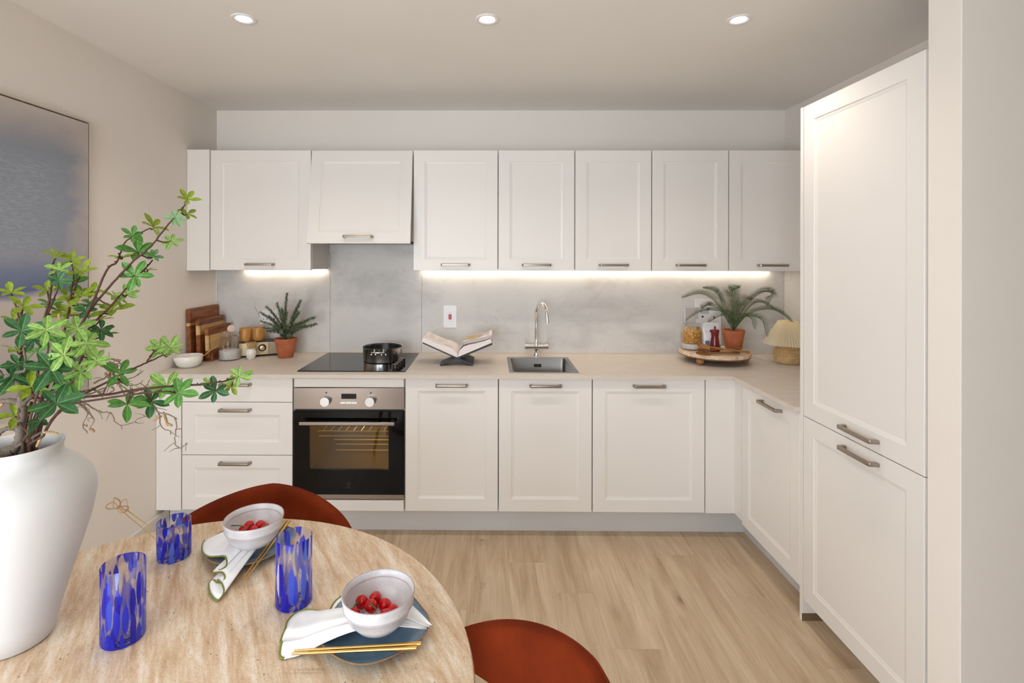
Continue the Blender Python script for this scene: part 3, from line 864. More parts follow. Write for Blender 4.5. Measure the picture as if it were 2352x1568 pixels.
# faint square emblem and maker's name
M['emblem'] = plain('faint_grey_print', srgb(52, 50, 50), .4)
bm = bmesh.new()
for xa, xb, za, zb in ((-.009, .009, .091, .0922), (-.009, .009, .0728, .074), (-.009, -.0078, .0728, .0922), (.0078, .009, .0728, .0922)):
    add_box(bm, xa, xb, -.0046, -.0040, za, zb)
add_prism(bm, [(-.005, .0825), (.003, .088), (.003, .077)], -.0046, -.0040, 'y')
obj('emblem', bm, M['emblem'], dr)
def text_mesh(s, size, m, name, parent, loc, rot, extrude=.0002, align='CENTER'):
    cu = bpy.data.curves.new(name, 'FONT'); cu.body = s; cu.size = size; cu.align_x = align; cu.extrude = extrude
    o = bpy.data.objects.new(name, cu); C.objects.link(o)
    dg = bpy.context.evaluated_depsgraph_get(); dg.update()
    me = bpy.data.meshes.new_from_object(o.evaluated_get(dg))
    bpy.data.objects.remove(o); bpy.data.curves.remove(cu)
    me.materials.clear(); me.materials.append(m)
    return obj(name, me, None, parent, loc=loc, rot=rot)
text_mesh('Electrolux', .009, M['emblem'], 'lettering', dr, (0, -.0042, .060), (PI / 2, 0, 0))

# ------------------------------------------------------------------ hob
t = thing('induction_hob', 'black glass hob set into the beige worktop', 'hob', (-.757, 3.05, ZW))
obj('glass', box(-.295, .295, -.262, .262, 0, .0055, .0022, 2), M['dark_glass'], t)
for k in range(4):
    kn = lathe([(0, 0), (.0185, 0), (.0185, .003), (.017, .004), (.0165, .024), (.0155, .026), (0, .026)], 28)
    o = obj('control_knob', kn, M['black_plastic'], t, True, loc=(.232 + k * .0035, -.205 + .054 * k, .0056))
    cap = lathe([(0, 0), (.0145, 0), (.0145, .0008), (0, .0008)], 24)
    obj('cap', cap, M['nickel'], o, True, loc=(0, 0, .0261))

# ------------------------------------------------------------------ sink and tap
t = thing('sink', 'square brushed steel sink let into the worktop', 'sink', ((SX0 + SX1) / 2, (SY0 + SY1) / 2, ZW))
sw, sl = (SX1 - SX0) / 2, (SY1 - SY0) / 2
def rr(w, l, r, z, n=5): return [(x, y, z) for x, y in rounded_rect(2 * w, 2 * l, r, n)]
bm = bmesh.new()
rings = [rr(sw, sl, .006, .0008), rr(sw - .0005, sl - .0005, .006, .0014), rr(sw - .022, sl - .022, .022, .0014), rr(sw - .0245, sl - .0245, .02, -.003), rr(sw - .028, sl - .028, .022, -.165), rr(sw - .05, sl - .05, .03, -.178), rr(.03, .03, .028, -.182)]
RV = [[bm.verts.new(p) for p in r] for r in rings]
for a, b in zip(RV[:-1], RV[1:]):
    for i in range(len(a)):
        j = (i + 1) % len(a); bm.faces.new((a[i], a[j], b[j], b[i]))
bm.faces.new(RV[-1])
sk = obj('basin', bm, M['sink_steel'], t, True)
o = obj('overflow', prism(rounded_rect(.046, .019, .005), 0, .002, 'y', bev=.0006), M['black_plastic'], t, loc=(.0, sl - .0272, -.045))
obj('overflow_plate', prism(rounded_rect(.034, .012, .003), 0, .002, 'y'), M['steel'], o, loc=(0, -.0018, 0))
obj('drain', lathe([(0, .002), (.028, .002), (.032, 0), (0, 0)], 28), M['chrome'], t, True, loc=(0, 0, -.1805))

TX, TY = .292, 3.258
t = thing('mixer_tap', 'chrome bridge mixer tap with tall swan neck behind the sink', 'tap', (TX, TY, ZW))
obj('base', lathe([(.026, 0), (.026, .003), (.0185, .006), (.0165, .02), (.0165, .04)], 32), M['chrome'], t, True)
bm = tube([(-.072, 0, .055), (.072, 0, .055)], .0175, 28)
obj('bridge', bm, M['chrome'], t, True)
obj('neck_collar', lathe([(.016, .066), (.0145, .080), (.0115, .084), (.0115, .102), (.0095, .104), (0, .104)], 28), M['chrome'], t, True)
sp_pts = [(0, 0, .10), (0, 0, .20), (0, 0, .262)]
for k in range(1, 13):
    a = PI * k / 12 * .94
    r = .0735
    dd = r - r * math.cos(a)
    sp_pts.append((.36 * dd, -.93 * dd, .262 + r * 1.02 * math.sin(a)))
dd = 2 * .0735 * .98
sp_pts.append((.36 * dd + .002, -.93 * dd - .003, .225))
obj('spout', tube(sp_pts, .0105, 16), M['chrome'], t, True)
for s in (-1, 1):
    hb = obj('valve', tube([(s * .043, 0, .055), (s * .0735, 0, .055)], .0185, 28), M['chrome'], t, True)
    obj('lever', tube([(s * .066, 0, .072), (s * .066, .0, .112)], .0036, 10), M['chrome'], hb, True)

# ------------------------------------------------------------------ sockets and switch
t = thing('cooker_switch', 'white wall switch with red rocker above the open cookbook', 'switch', (-.262, YB - .008, 1.120))
obj('plate', prism(rounded_rect(.084, .142, .004), -.007, 0, 'y', bev=.0012), M['white_plastic'], t)
obj('rocker', box(-.0095, .0095, -.012, -.0068, -.017, .017, .0015), M['red_switch'], t)
obj('print_mark', box(-.006, .006, -.0073, -.0069, .026, .0285), M['print_grey'], t)
obj('print_mark', box(-.004, .004, -.0073, -.0069, -.0305, -.028), M['print_grey'], t)
t = thing('wall_socket', 'white wall socket plate half hidden behind the rosemary', 'socket', (-1.430, YB - .008, 1.112))
obj('plate', prism(rounded_rect(.146, .086, .004), -.007, 0, 'y', bev=.0012), M['white_plastic'], t)
for sx in (-.036, .036):
    for px, pz in ((0, .012), (-.011, -.010), (.011, -.010)):
        obj('pin_hole', box(sx + px - .003, sx + px + .003, -.0073, -.0069, pz - .003, pz + .003), M['black_plastic'], t)

# ------------------------------------------------------------------ dining table
TC, TR, ZT = (-.636, .885), .612, .75
t = thing('dining_table', 'round travertine dining table in the foreground', 'table', (TC[0], TC[1], 0))
obj('table_top', lathe([(0, .725), (TR - .06, .725), (TR - .010, .730), (TR - .002, .734), (TR, .738), (TR, .742), (TR - .003, .748), (TR - .009, .75), (0, .75)], 128), M['travertine'], t, True, math.radians(25))
obj('pedestal', lathe([(0, .001), (.24, .001), (.245, .006), (.245, .03), (.235, .035), (.15, .09), (.13, .2), (.13, .6), (.16, .69), (.24, .718), (.24, .7248), (0, .7248)], 64), M['travertine'], t, True, math.radians(25))

# ------------------------------------------------------------------ chairs
def ztop(q):
    return .803 - .16 * q ** 1.4
def make_chair(label, loc, rotz):
    t = thing('dining_chair', label, 'chair', (loc[0], loc[1], 0), rotz, 'rust velvet dining chairs')
    a, b, TH = .275, .200, math.radians(82)
    QK = 82 / 104
    bm = bmesh.new(); rings = []
    NS = 56
    for i in range(NS + 1):
        s = -1 + 2 * i / NS
        th = TH * s; q = abs(s) * QK
        zt = ztop(q)
        zb = .618 + .100 * q * q
        e = max(0, (abs(s) - .93) / .07)
        shrink = math.sqrt(max(0.0, 1 - e * e))
        zc, hh = (zt + zb) / 2, (zt - zb) / 2 * (.25 + .75 * shrink)
        hw = .019 * (.3 + .7 * shrink)
        c = Vector((a * math.sin(th), b * math.cos(th), 0)); nrm = Vector((math.sin(th) / a, math.cos(th) / b, 0)).normalized()
        ring = []
        for k in range(20):
            ph = 2 * PI * k / 20
            cs, sn = math.cos(ph), math.sin(ph)
            u = hw * math.copysign(abs(cs) ** .55, cs); v = hh * math.copysign(abs(sn) ** .28, sn)
            lean = (v / max(hh, 1e-6)) * .020 * (1 - .5 * q)
            ring.append(bm.verts.new(c + nrm * (u + lean) + Vector((0, 0, zc + v))))
        rings.append(ring)
    for i in range(NS):
        for k in range(20):
            j = (k + 1) % 20
            bm.faces.new((rings[i][k], rings[i][j], rings[i + 1][j], rings[i + 1][k]))
    bm.faces.new(rings[0]); bm.faces.new(rings[-1])
    br = obj('backrest', bm, M['velvet'], t, True, math.radians(60))
    pts = []
    for i in range(61):
        s = -.97 + 1.94 * i / 60
        th = TH * s; q = abs(s) * QK
        n = Vector((math.sin(th) / a, math.cos(th) / b, 0)).normalized()
        pts.append(Vector((a * math.sin(th), b * math.cos(th), ztop(q))) + n * (.020 * (1 - .5 * q) + .008))
    obj('piping', tube([p - Vector((0, 0, .0025)) for p in pts], .0030, 8), M['velvet'], br, True)
    bm = bmesh.new()
    prof = [(0, .405), (.205, .405), (.225, .415), (.232, .435), (.228, .458), (.21, .472), (.12, .478), (0, .479)]
    add_lathe(bm, prof, 56, Matrix.Diagonal((1.02, .98, 1, 1)))
    obj('seat', bm, M['velvet'], t, True, math.radians(60))
    for sx, sy in ((-1, 1), (1, 1), (-1, -1), (1, -1)):
        obj('leg', tube([(sx * .155, sy * .145, .41), (sx * .215, sy * .205, .002)], [.014, .009], 12), M['black_plastic'], t, True)
    for sx in (-1, 1):
        obj('back_support', tube([(sx * .13, .15, .43), (sx * .15, .168, .50), (sx * .155, .172, .60)], .010, 10), M['black_plastic'], t, True)
    return t
make_chair('rust velvet chair on the far side of the table, in front of the oven', (-.664, 1.373), .053)
make_chair('rust velvet chair at the right of the table, nearest the picture bottom', (-.0252, .824), -1.20)

# ------------------------------------------------------------------ blue flecked glasses
def tumbler(x, y, h, label, stretch, seed):
    t = thing('tumbler', label, 'glass', (x, y, ZT), 0, 'blue flecked glasses on the table')
    r = .0385
    m = blue_fleck('blue_flecked_glass_%d' % seed, stretch, seed * .37, h)
    bm = lathe([(0, .0003), (r - .003, .0003), (r, .004), (r, h - .001), (r - .001, h), (r - .0022, h - .001), (r - .0026, .022), (r - .006, .0145), (0, .013)], 56)
    o = obj('vessel', bm, None, t, True, math.radians(50))
    me = o.data; me.materials.append(m); me.materials.append(M['glass'])
    for p in me.polygons:
        c = p.center
        rr_ = math.hypot(c.x, c.y)
        p.material_index = 0 if (rr_ > r - .0018 or c.z < .003) else 1
    return t
tumbler(-.7335, 1.022, .150, 'tall blue flecked glass nearest the white vase', .20, 1)
tumbler(-.803, 1.300, .092, 'short blue flecked glass holding bamboo picks', .36, 2)
tumbler(-.4325, 1.131, .147, 'tall blue flecked glass between the two place settings', .17, 3)
# knotted bamboo picks standing in the short glass
def pick(p0, p1, label, s):
    t = thing('cocktail_pick', label, 'pick', p0, 0, 'knotted bamboo picks')
    d = Vector(p1) - Vector(p0)
    obj('stick', tube([(0, 0, 0), d * .5 + Vector((0, 0, .001)), d], [.0008, .0012, .0013], 8), M['bamboo'], t, True)
    u = d.normalized(); side = u.cross(Vector((0, 1, 0))).normalized()
    for k, sg in enumerate((1, -1)):
        pts = []
        for i in range(15):
            a = 2 * PI * i / 14
            pts.append(d + u * (.012 * (1 - math.cos(a)) ) + side * sg * (.010 * math.sin(a) + .006 * (1 - math.cos(a))) + Vector((0, .004 * math.sin(2 * a) * s, 0)))
        obj('loop', tube(pts, .0007, 6, flat=2.0), M['bamboo'], t, True)
    obj('knot', lathe([(0, -.004), (.003, -.002), (.0035, 0), (.003, .002), (0, .004)], 12), M['bamboo'], t, True, loc=d)
pick((-.8185, 1.300, .7655), (-.938, 1.288, .879), 'knotted bamboo pick leaning left in the short blue glass', 1)
pick((-.790, 1.305, .7650), (-.921, 1.297, .868), 'lower bamboo pick lying beside the other in the short glass', -1)

# ------------------------------------------------------------------ plates, napkins, bowls, cherries, chopsticks
def plate(x, y, rot, label):
    t = thing('side_plate', label, 'plate', (x, y, ZT), rot, 'blue plates on the table')
    bm = bmesh.new(); seg = 72
    prof = [(.0, .0055), (.058, .0055), (.080, .0085), (.098, .0170), (.1035, .0200), (.1045, .0192), (.099, .0150), (.080, .0050), (.060, .0008), (0, .0008)]
    rings = []
    for r, z in prof:
        if r == 0: rings.append([bm.verts.new((0, 0, z))]); continue
        ring = []
        for i in range(seg):
            a = 2 * PI * i / seg
            k = 1 + (.035 * math.cos(5 * a + .6) + .02 * math.cos(3 * a)) * (r / .1045) ** 3
            ring.append(bm.verts.new((r * k * math.cos(a), r * k * math.sin(a), z + .002 * math.cos(5 * a) * (r / .1045) ** 4 if z > .002 else z)))
        rings.append(ring)
    for A, B in zip(rings[:-1], rings[1:]):
        for i in range(seg):
            j = (i + 1) % seg
            if len(A) == 1: bm.faces.new((A[0], B[i], B[j]))
            elif len(B) == 1: bm.faces.new((A[i], A[j], B[0]))
            else: bm.faces.new((A[i], A[j], B[j], B[i]))
    o = obj('dish', bm, M['plate'], t, True, math.radians(60))
    pts = []
    for i in range(73):
        a = 2 * PI * i / 72
        k = 1 + (.035 * math.cos(5 * a + .6) + .02 * math.cos(3 * a))
        pts.append((.1040 * k * math.cos(a), .1040 * k * math.sin(a), .0198 + .002 * math.cos(5 * a)))
    obj('rim', tube(pts, .0013, 6, cap=False), M['plate_rim'], t, True)
plate(-.622, 1.335, .4, 'blue stoneware plate at the place setting nearer the far chair')
plate(-.232, 1.041, 0.0, 'blue stoneware plate at the right hand place setting')

BOWL = None
def bowl(x, y, z, label):
    global BOWL
    t = thing('serving_bowl', label, 'bowl', (x, y, z), 0, 'cream bowls of cherries')
    r = .0715
    prof = [(0, 0), (.026, 0), (.030, .002), (.045, .010), (.060, .028), (.0665, .046), (.0690, .0475), (.0685, .0500), (.0700, .062), (r, .0685), (r - .0005, .0705), (r - .0022, .0712), (r - .0038, .070), (.0655, .060), (.0630, .046), (.055, .029), (.040, .014), (.020, .0085), (0, .008)]
    obj('vessel', lathe(prof, 64), M['bowl_glaze'], t, True, math.radians(70))
    for rr_, zz, w in ((r - .0018, .0708, .0012), (.0684, .0487, .0009), (.0650, .0585, .0010)):
        obj('glaze_line', lathe([(rr_ + w * math.cos(2 * PI * k / 8), zz + w * math.sin(2 * PI * k / 8)) for k in range(8)], 64, close=True), M['bowl_line'], t, True)
bowl(-.600, 1.302, .7800, 'cream bowl of cherries on the rolled napkin near the far chair')
bowl(-.221, 1.019, .7790, 'cream bowl of cherries on the fanned napkin at right')

CH = None
def cherry(p, label, group, axis, stalk):
    global CH
    t = thing('cherry', label, 'cherry', p, 0, group)
    if CH is None:
        CH = mesh_of(lathe([(0, -.0118), (.0045, -.0112), (.0085, -.0080), (.0108, -.0025), (.0112, .0015), (.0100, .0065), (.0068, .0100), (.0030, .0108), (0, .0098)], 24), 'flesh', True, math.radians(80))
        CH.materials.append(M['cherry'])
    o = obj('flesh', CH, None, t); o.scale = (1.12, 1.12, 1.12)
    q = Vector((0, 0, 1)).rotation_difference(Vector(axis).normalized())
    o.rotation_euler = q.to_euler()
    if stalk:
        ax = Vector(axis).normalized(); s = ax * .010
        e = Vector(stalk)
        obj('stalk', tube(smooth_pts([s, s + ax * .006 + e * .3, s + e], 5), [.0011, .0014], 6), M['green_stem'], t, True)
rngc = random.Random(3)
cb = [(-.258, 1.045, .800), (-.235, 1.053, .802), (-.2135, 1.037, .800), (-.2365, 1.026, .806), (-.197, 1.021, .800), (-.2635, 1.012, .799), (-.245, .998, .796), (-.2165, .998, .7955), (-.2045, 1.000, .807)]
stB = {0: (-.006, -.018, .002), 5: (-.02, .012, .012), 3: (.018, -.012, -.004)}
cb = [(-.228 + (a + .228) * 1.12, 1.022 + (b - 1.022) * 1.12, c + .0075) for a, b, c in cb]
for i, p in enumerate(cb):
    cherry(p, 'red cherry in the bowl on the fanned napkin', 'cherries in the right hand bowl', (rngc.uniform(-.4, .4), rngc.uniform(-.9, -.2), rngc.uniform(.1, .9)), stB.get(i))
ca = [(-.626, 1.334, .803), (-.602, 1.337, .803), (-.629, 1.312, .804), (-.604, 1.309, .806), (-.583, 1.323, .803), (-.619, 1.291, .801), (-.640, 1.295, .801), (-.592, 1.290, .800)]
stA = {3: (.028, .01, .012), 2: (-.03, -.004, .008), 5: (.01, .012, .018)}
ca = [(-.606 + (a + .606) * 1.12, 1.312 + (b - 1.312) * 1.10, c + .0055) for a, b, c in ca]
for i, p in enumerate(ca):
    cherry(p, 'red cherry in the bowl on the rolled napkin', 'cherries in the bowl near the far chair', (rngc.uniform(-.4, .4), rngc.uniform(-.8, .2), rngc.uniform(.1, .9)), stA.get(i))

def chopstick(p0, p1, label):
    t = thing('chopstick', label, 'chopstick', p0, 0, 'gold chopsticks')
    d = Vector(p1) - Vector(p0)
    obj('rod', tube([(0, 0, 0), d * .35, d * .985, d], [.0020, .0027, .0041, .0037], 12), M['gold'], t, True, math.radians(50))
chopstick((-.3685, .9535, .7735), (-.1375, .9640, .7790), 'gold chopstick nearer the picture bottom at the right setting')
chopstick((-.3665, .9610, .7737), (-.1300, .9735, .7795), 'gold chopstick nearer the bowl at the right setting')
chopstick((-.5725, 1.183, .7665), (-.5690, 1.4300, .7765), 'gold chopstick nearer the bowl at the far setting')
chopstick((-.5645, 1.181, .7665), (-.5590, 1.4275, .7765), 'gold chopstick nearer the tall glass at the far setting')

def napkin(tip, edge, label, bulge, nu=16, hem_r=.0022):
    """cloth ruled from a gathered tip to a scalloped hem; edge is a list of 3D points"""
    E = smooth_pts(edge, 4)
    bm = bmesh.new(); rows = []
    tp = Vector(tip)
    for i, e in enumerate(E):
        row = []
        s = i / (len(E) - 1)
        for k in range(nu + 1):
            u = k / nu
            w = .06 + .94 * u
            p = tp.lerp(e, w)
            p = p + Vector((0, 0, bulge(u, s)))
            row.append(bm.verts.new(p - tp))
        rows.append(row)
    for a, b in zip(rows[:-1], rows[1:]):
        for k in range(nu):
            bm.faces.new((a[k], a[k + 1], b[k + 1], b[k]))
    t = thing('napkin', label, 'napkin', tip)
    o = obj('cloth', bm, M['cloth'], t, True, math.radians(80))
    md = o.modifiers.new('thickness', 'SOLIDIFY'); md.thickness = .0016; md.offset = 0
    obj('hem', tube([v - tp + Vector((0, 0, bulge(1.0, i / (len(E) - 1)) + .0004)) for i, v in enumerate(E)], hem_r, 6), M['hem'], t, True)
    return t
eb = [(-.254, 1.150, .763), (-.2855, 1.150, .763), (-.3121, 1.1455, .762), (-.3260, 1.1360, .7615), (-.3370, 1.1175, .761), (-.3400, 1.0880, .760), (-.3300, 1.0640, .764), (-.3480, 1.0790, .7600), (-.3620, 1.0880, .759), (-.3900, 1.0950, .758), (-.4115, 1.0850, .757), (-.4190, 1.0600, .757), (-.4125, 1.0330, .762), (-.4135, 1.0210, .7575), (-.4120, 1.0080, .7535), (-.4060, 1.0000, .760), (-.4040, .9880, .756), (-.3990, .9740, .7525), (-.3890, .9680, .7525)]
napkin((-.107, 1.018, .778), eb, 'white linen napkin fanned out under the right bowl with olive scalloped hem',
       lambda u, s: (.017 + .010 * s) * math.sin(PI * min(1, u * 1.12)))
ea = [(-.7495, 1.3436, .766), (-.7420, 1.3180, .767), (-.7200, 1.2830, .769), (-.6950, 1.2620, .772), (-.6720, 1.2530, .777), (-.6480, 1.2450, .783), (-.6330, 1.2290, .785), (-.6250, 1.2130, .780), (-.6350, 1.2050, .774), (-.6500, 1.2150, .770), (-.6560, 1.2080, .768), (-.6460, 1.1990, .771), (-.6270, 1.1960, .774), (-.6120, 1.1820, .772), (-.6130, 1.1720, .766), (-.6280, 1.1780, .762), (-.6440, 1.1900, .760), (-.6480, 1.1800, .758), (-.6330, 1.1560, .755), (-.6150, 1.1380, .7535), (-.6000, 1.1300, .7535), (-.5940, 1.1420, .762), (-.6080, 1.1620, .768), (-.6300, 1.1830, .765)]
napkin((-.577, 1.425, .787), ea, 'white linen napkin rolled into scallops under the far bowl with olive hem',
       lambda u, s: .012 * math.sin(PI * u) * (1 - .5 * s), hem_r=.0018)

# ------------------------------------------------------------------ vase and branches
VX, VY = -.947, 1.015
tag(obj('vase', lathe([(0.0000, 0.0005), (0.0585, 0.0005), (0.0634, 0.0039), (0.0721, 0.0390), (0.0877, 0.0975), (0.1082, 0.1658), (0.1248, 0.2243), (0.1331, 0.2730), (0.1326, 0.2925), (0.1258, 0.3140), (0.1092, 0.3364), (0.0926, 0.3490), (0.0819, 0.3578), (0.0775, 0.3666), (0.0765, 0.3764), (0.0795, 0.3851), (0.0785, 0.3881), (0.0756, 0.3861), (0.0717, 0.3744), (0.0726, 0.3627), (0.0877, 0.3461), (0.1190, 0.3120), (0.1268, 0.2730), (0.0975, 0.1462), (0.0683, 0.0488), (0.0536, 0.0195), (0.0000, 0.0175)], 88), M['vase'], None, True, math.radians(60), loc=(VX, VY, ZT + .0001)),
    'large matt white ceramic vase at the left end of the table', 'vase')
BRANCHES = [
    ('long leafy branch reaching up furthest to the right, over the wall cabinet panel', [[(-0.894, 1.0, 1.144), (-0.876, 1.019, 1.241), (-0.83, 1.038, 1.377), (-0.789, 1.056, 1.448), (-0.757, 1.075, 1.497), (-0.728, 1.094, 1.533), (-0.705, 1.112, 1.577), (-0.69, 1.131, 1.607), (-0.684, 1.15, 1.633)]], [((-0.682, 1.15, 1.639), 0.0327, 's', 'Y'), ((-0.682, 1.15, 1.607), 0.0284, 'b', 'Y'), ((-0.689, 1.12, 1.597), 0.0298, 'f', 'P'), ((-0.699, 1.12, 1.546), 0.0287, 'f', 'L'), ((-0.773, 1.12, 1.521), 0.0489, 's', 'G'), ((-0.751, 1.14, 1.512), 0.0271, 'f', 'P'), ((-0.751, 1.08, 1.472), 0.0431, 'f', 'G')]),
    ('leafy branch rising beside the longest one, ending left of the wall cabinet', [[(-0.892, 0.99, 1.148), (-0.874, 1.006, 1.262), (-0.82, 1.022, 1.373), (-0.808, 1.039, 1.422), (-0.793, 1.055, 1.484), (-0.784, 1.071, 1.5), (-0.788, 1.088, 1.52), (-0.785, 1.104, 1.547), (-0.746, 1.12, 1.574)]], [((-0.764, 1.09, 1.556), 0.0321, 'f', 'G'), ((-0.739, 1.12, 1.576), 0.0404, 's', 'Y'), ((-0.792, 1.1, 1.509), 0.0355, 'b', 'Y')]),
    ('leafy branch third from the top right, just beneath the longest two', [[(-0.907, 1.02, 1.137), (-0.892, 1.042, 1.244), (-0.84, 1.063, 1.355), (-0.806, 1.085, 1.407), (-0.779, 1.107, 1.454), (-0.756, 1.128, 1.492), (-0.761, 1.15, 1.504)]], [((-0.771, 1.15, 1.48), 0.0306, 'b', 'Y'), ((-0.796, 1.12, 1.428), 0.0298, 's', 'L'), ((-0.83, 1.13, 1.42), 0.0408, 'b', 'Y'), ((-0.829, 1.12, 1.393), 0.051, 'b', 'Y'), ((-0.874, 1.12, 1.432), 0.034, 's', 'Y'), ((-0.823, 1.08, 1.357), 0.0308, 'f', 'D'), ((-0.864, 1.13, 1.371), 0.0343, 'b', 'Y'), ((-0.831, 1.1, 1.342), 0.0355, 's', 'G')]),
    ('upright leafy branch with yellow green tips in front of the painting', [[(-0.932, 1.02, 1.136), (-0.919, 1.033, 1.255), (-0.917, 1.047, 1.372), (-0.915, 1.06, 1.429), (-0.922, 1.073, 1.465), (-0.934, 1.087, 1.49), (-0.939, 1.1, 1.507)], [(-0.94, 1.08, 1.384), (-0.917, 1.07, 1.419), (-0.896, 1.06, 1.452)]], [((-0.938, 1.1, 1.511), 0.0313, 's', 'Y'), ((-0.912, 1.08, 1.483), 0.0328, 's', 'L'), ((-0.896, 1.06, 1.463), 0.0282, 'f', 'D'), ((-0.955, 1.1, 1.437), 0.0292, 's', 'Y'), ((-0.948, 1.1, 1.407), 0.0313, 's', 'G'), ((-0.85, 1.0, 1.342), 0.0361, 'f', 'G'), ((-0.93, 1.1, 1.393), 0.0376, 'b', 'Y')]),
    ('upright leafy branch whose tip nearly touches the canvas edge', [[(-0.934, 1.03, 1.133), (-0.909, 1.05, 1.251), (-0.889, 1.07, 1.372), (-0.894, 1.09, 1.446), (-0.906, 1.11, 1.473), (-0.928, 1.13, 1.497)], [(-0.907, 1.1, 1.408), (-0.898, 1.11, 1.459), (-0.896, 1.12, 1.474)]], [((-0.927, 1.13, 1.501), 0.0343, 's', 'Y'), ((-0.895, 1.12, 1.477), 0.0361, 's', 'Y'), ((-0.915, 1.1, 1.422), 0.0439, 'b', 'Y'), ((-0.883, 1.1, 1.425), 0.0439, 's', 'Y'), ((-0.848, 1.07, 1.398), 0.0284, 'f', 'D'), ((-0.914, 1.12, 1.453), 0.034, 'b', 'G'), ((-0.907, 1.1, 1.389), 0.0376, 's', 'Y'), ((-0.88, 1.12, 1.406), 0.0361, 'b', 'G')]),
    ('leafy branch at the left edge of the picture below the painting', [[(-0.918, 0.99, 1.152), (-0.923, 1.002, 1.271), (-0.933, 1.015, 1.362), (-0.952, 1.028, 1.395), (-0.975, 1.04, 1.431)], [(-0.921, 1.0, 1.385), (-0.933, 1.015, 1.396), (-0.943, 1.03, 1.407)]], [((-0.977, 1.04, 1.437), 0.0355, 's', 'Y'), ((-0.943, 1.03, 1.409), 0.0371, 's', 'Y'), ((-0.873, 0.95, 1.373), 0.0469, 'f', 'D'), ((-0.982, 1.05, 1.38), 0.0259, 's', 'Y'), ((-0.928, 1.0, 1.326), 0.038, 'b', 'Y'), ((-0.906, 0.98, 1.303), 0.0353, 'f', 'D'), ((-0.917, 0.98, 1.28), 0.0446, 'b', 'D'), ((-0.895, 1.0, 1.347), 0.038, 'b', 'D')]),
    ('low leafy branch stretching right to the pouring bowl', [[(-0.882, 1.0, 1.144), (-0.851, 1.024, 1.212), (-0.801, 1.048, 1.247), (-0.755, 1.072, 1.274), (-0.738, 1.096, 1.284), (-0.716, 1.12, 1.297)], [(-0.74, 1.1, 1.283), (-0.732, 1.1, 1.297), (-0.722, 1.1, 1.309)]], [((-0.688, 1.1, 1.317), 0.0345, 'f', 'L'), ((-0.723, 1.12, 1.313), 0.034, 'f', 'L'), ((-0.706, 1.12, 1.296), 0.034, 'b', 'L'), ((-0.768, 1.06, 1.269), 0.0423, 'b', 'G'), ((-0.771, 1.08, 1.244), 0.0308, 'b', 'L')]),
    ('lowest leafy branch stretching furthest right in front of the drawers', [[(-0.868, 0.98, 1.147), (-0.826, 1.0, 1.224), (-0.762, 1.02, 1.237), (-0.688, 1.04, 1.245), (-0.619, 1.06, 1.246), (-0.575, 1.08, 1.247), (-0.563, 1.1, 1.247), (-0.557, 1.12, 1.249)], [(-0.807, 0.98, 1.229), (-0.704, 1.0, 1.242), (-0.648, 1.02, 1.243), (-0.638, 1.04, 1.234)]], [((-0.669, 1.06, 1.242), 0.0503, 'f', 'L'), ((-0.633, 1.04, 1.235), 0.0494, 'f', 'G'), ((-0.703, 1.06, 1.212), 0.0402, 'f', 'D'), ((-0.725, 1.02, 1.217), 0.0523, 'f', 'G'), ((-0.591, 1.1, 1.224), 0.0386, 'f', 'D'), ((-0.617, 1.12, 1.235), 0.0234, 's', 'L'), ((-0.55, 1.12, 1.251), 0.0361, 'f', 'L'), ((-0.567, 1.12, 1.229), 0.0276, 'b', 'Y')]),
    ('bushy branch in the middle front with large dark and light leaves', [[(-0.882, 0.97, 1.155), (-0.861, 0.96, 1.224), (-0.832, 0.95, 1.292), (-0.815, 0.94, 1.343), (-0.808, 0.93, 1.375)], [(-0.814, 0.93, 1.297), (-0.782, 0.92, 1.323), (-0.76, 0.91, 1.336)], [(-0.848, 0.95, 1.235), (-0.802, 0.925, 1.239), (-0.765, 0.9, 1.253)], [(-0.814, 0.93, 1.289), (-0.795, 0.915, 1.302), (-0.775, 0.9, 1.314)]], [((-0.809, 0.93, 1.378), 0.0415, 'f', 'L'), ((-0.76, 0.91, 1.337), 0.0415, 'f', 'L'), ((-0.775, 0.9, 1.315), 0.0513, 'f', 'D'), ((-0.765, 0.9, 1.253), 0.0513, 'f', 'D'), ((-0.931, 1.0, 1.199), 0.0361, 'b', 'Y'), ((-0.862, 0.97, 1.296), 0.0414, 'b', 'D'), ((-0.883, 0.98, 1.26), 0.0391, 'b', 'Y'), ((-0.884, 1.0, 1.332), 0.0399, 'b', 'G'), ((-0.851, 0.97, 1.201), 0.0331, 'b', 'D')]),
    ('bushy light green branch right of the middle, above the low branches', [[(-0.896, 0.99, 1.148), (-0.867, 0.986, 1.216), (-0.818, 0.982, 1.26), (-0.785, 0.978, 1.311), (-0.778, 0.974, 1.337), (-0.783, 0.97, 1.371)], [(-0.808, 0.97, 1.263), (-0.762, 0.96, 1.298), (-0.746, 0.95, 1.318), (-0.725, 0.94, 1.319)], [(-0.779, 0.97, 1.313), (-0.757, 0.95, 1.337), (-0.735, 0.93, 1.354)]], [((-0.785, 0.97, 1.374), 0.0424, 'f', 'L'), ((-0.735, 0.93, 1.354), 0.0424, 'f', 'L'), ((-0.725, 0.94, 1.32), 0.0357, 'f', 'L'), ((-0.762, 0.95, 1.298), 0.0397, 'f', 'L'), ((-0.798, 0.97, 1.27), 0.0331, 'f', 'G'), ((-0.824, 1.0, 1.349), 0.0342, 'b', 'Y'), ((-0.799, 0.98, 1.311), 0.0372, 'b', 'G'), ((-0.77, 0.98, 1.323), 0.0335, 'b', 'L'), ((-0.816, 0.97, 1.288), 0.035, 'b', 'G')]),
]
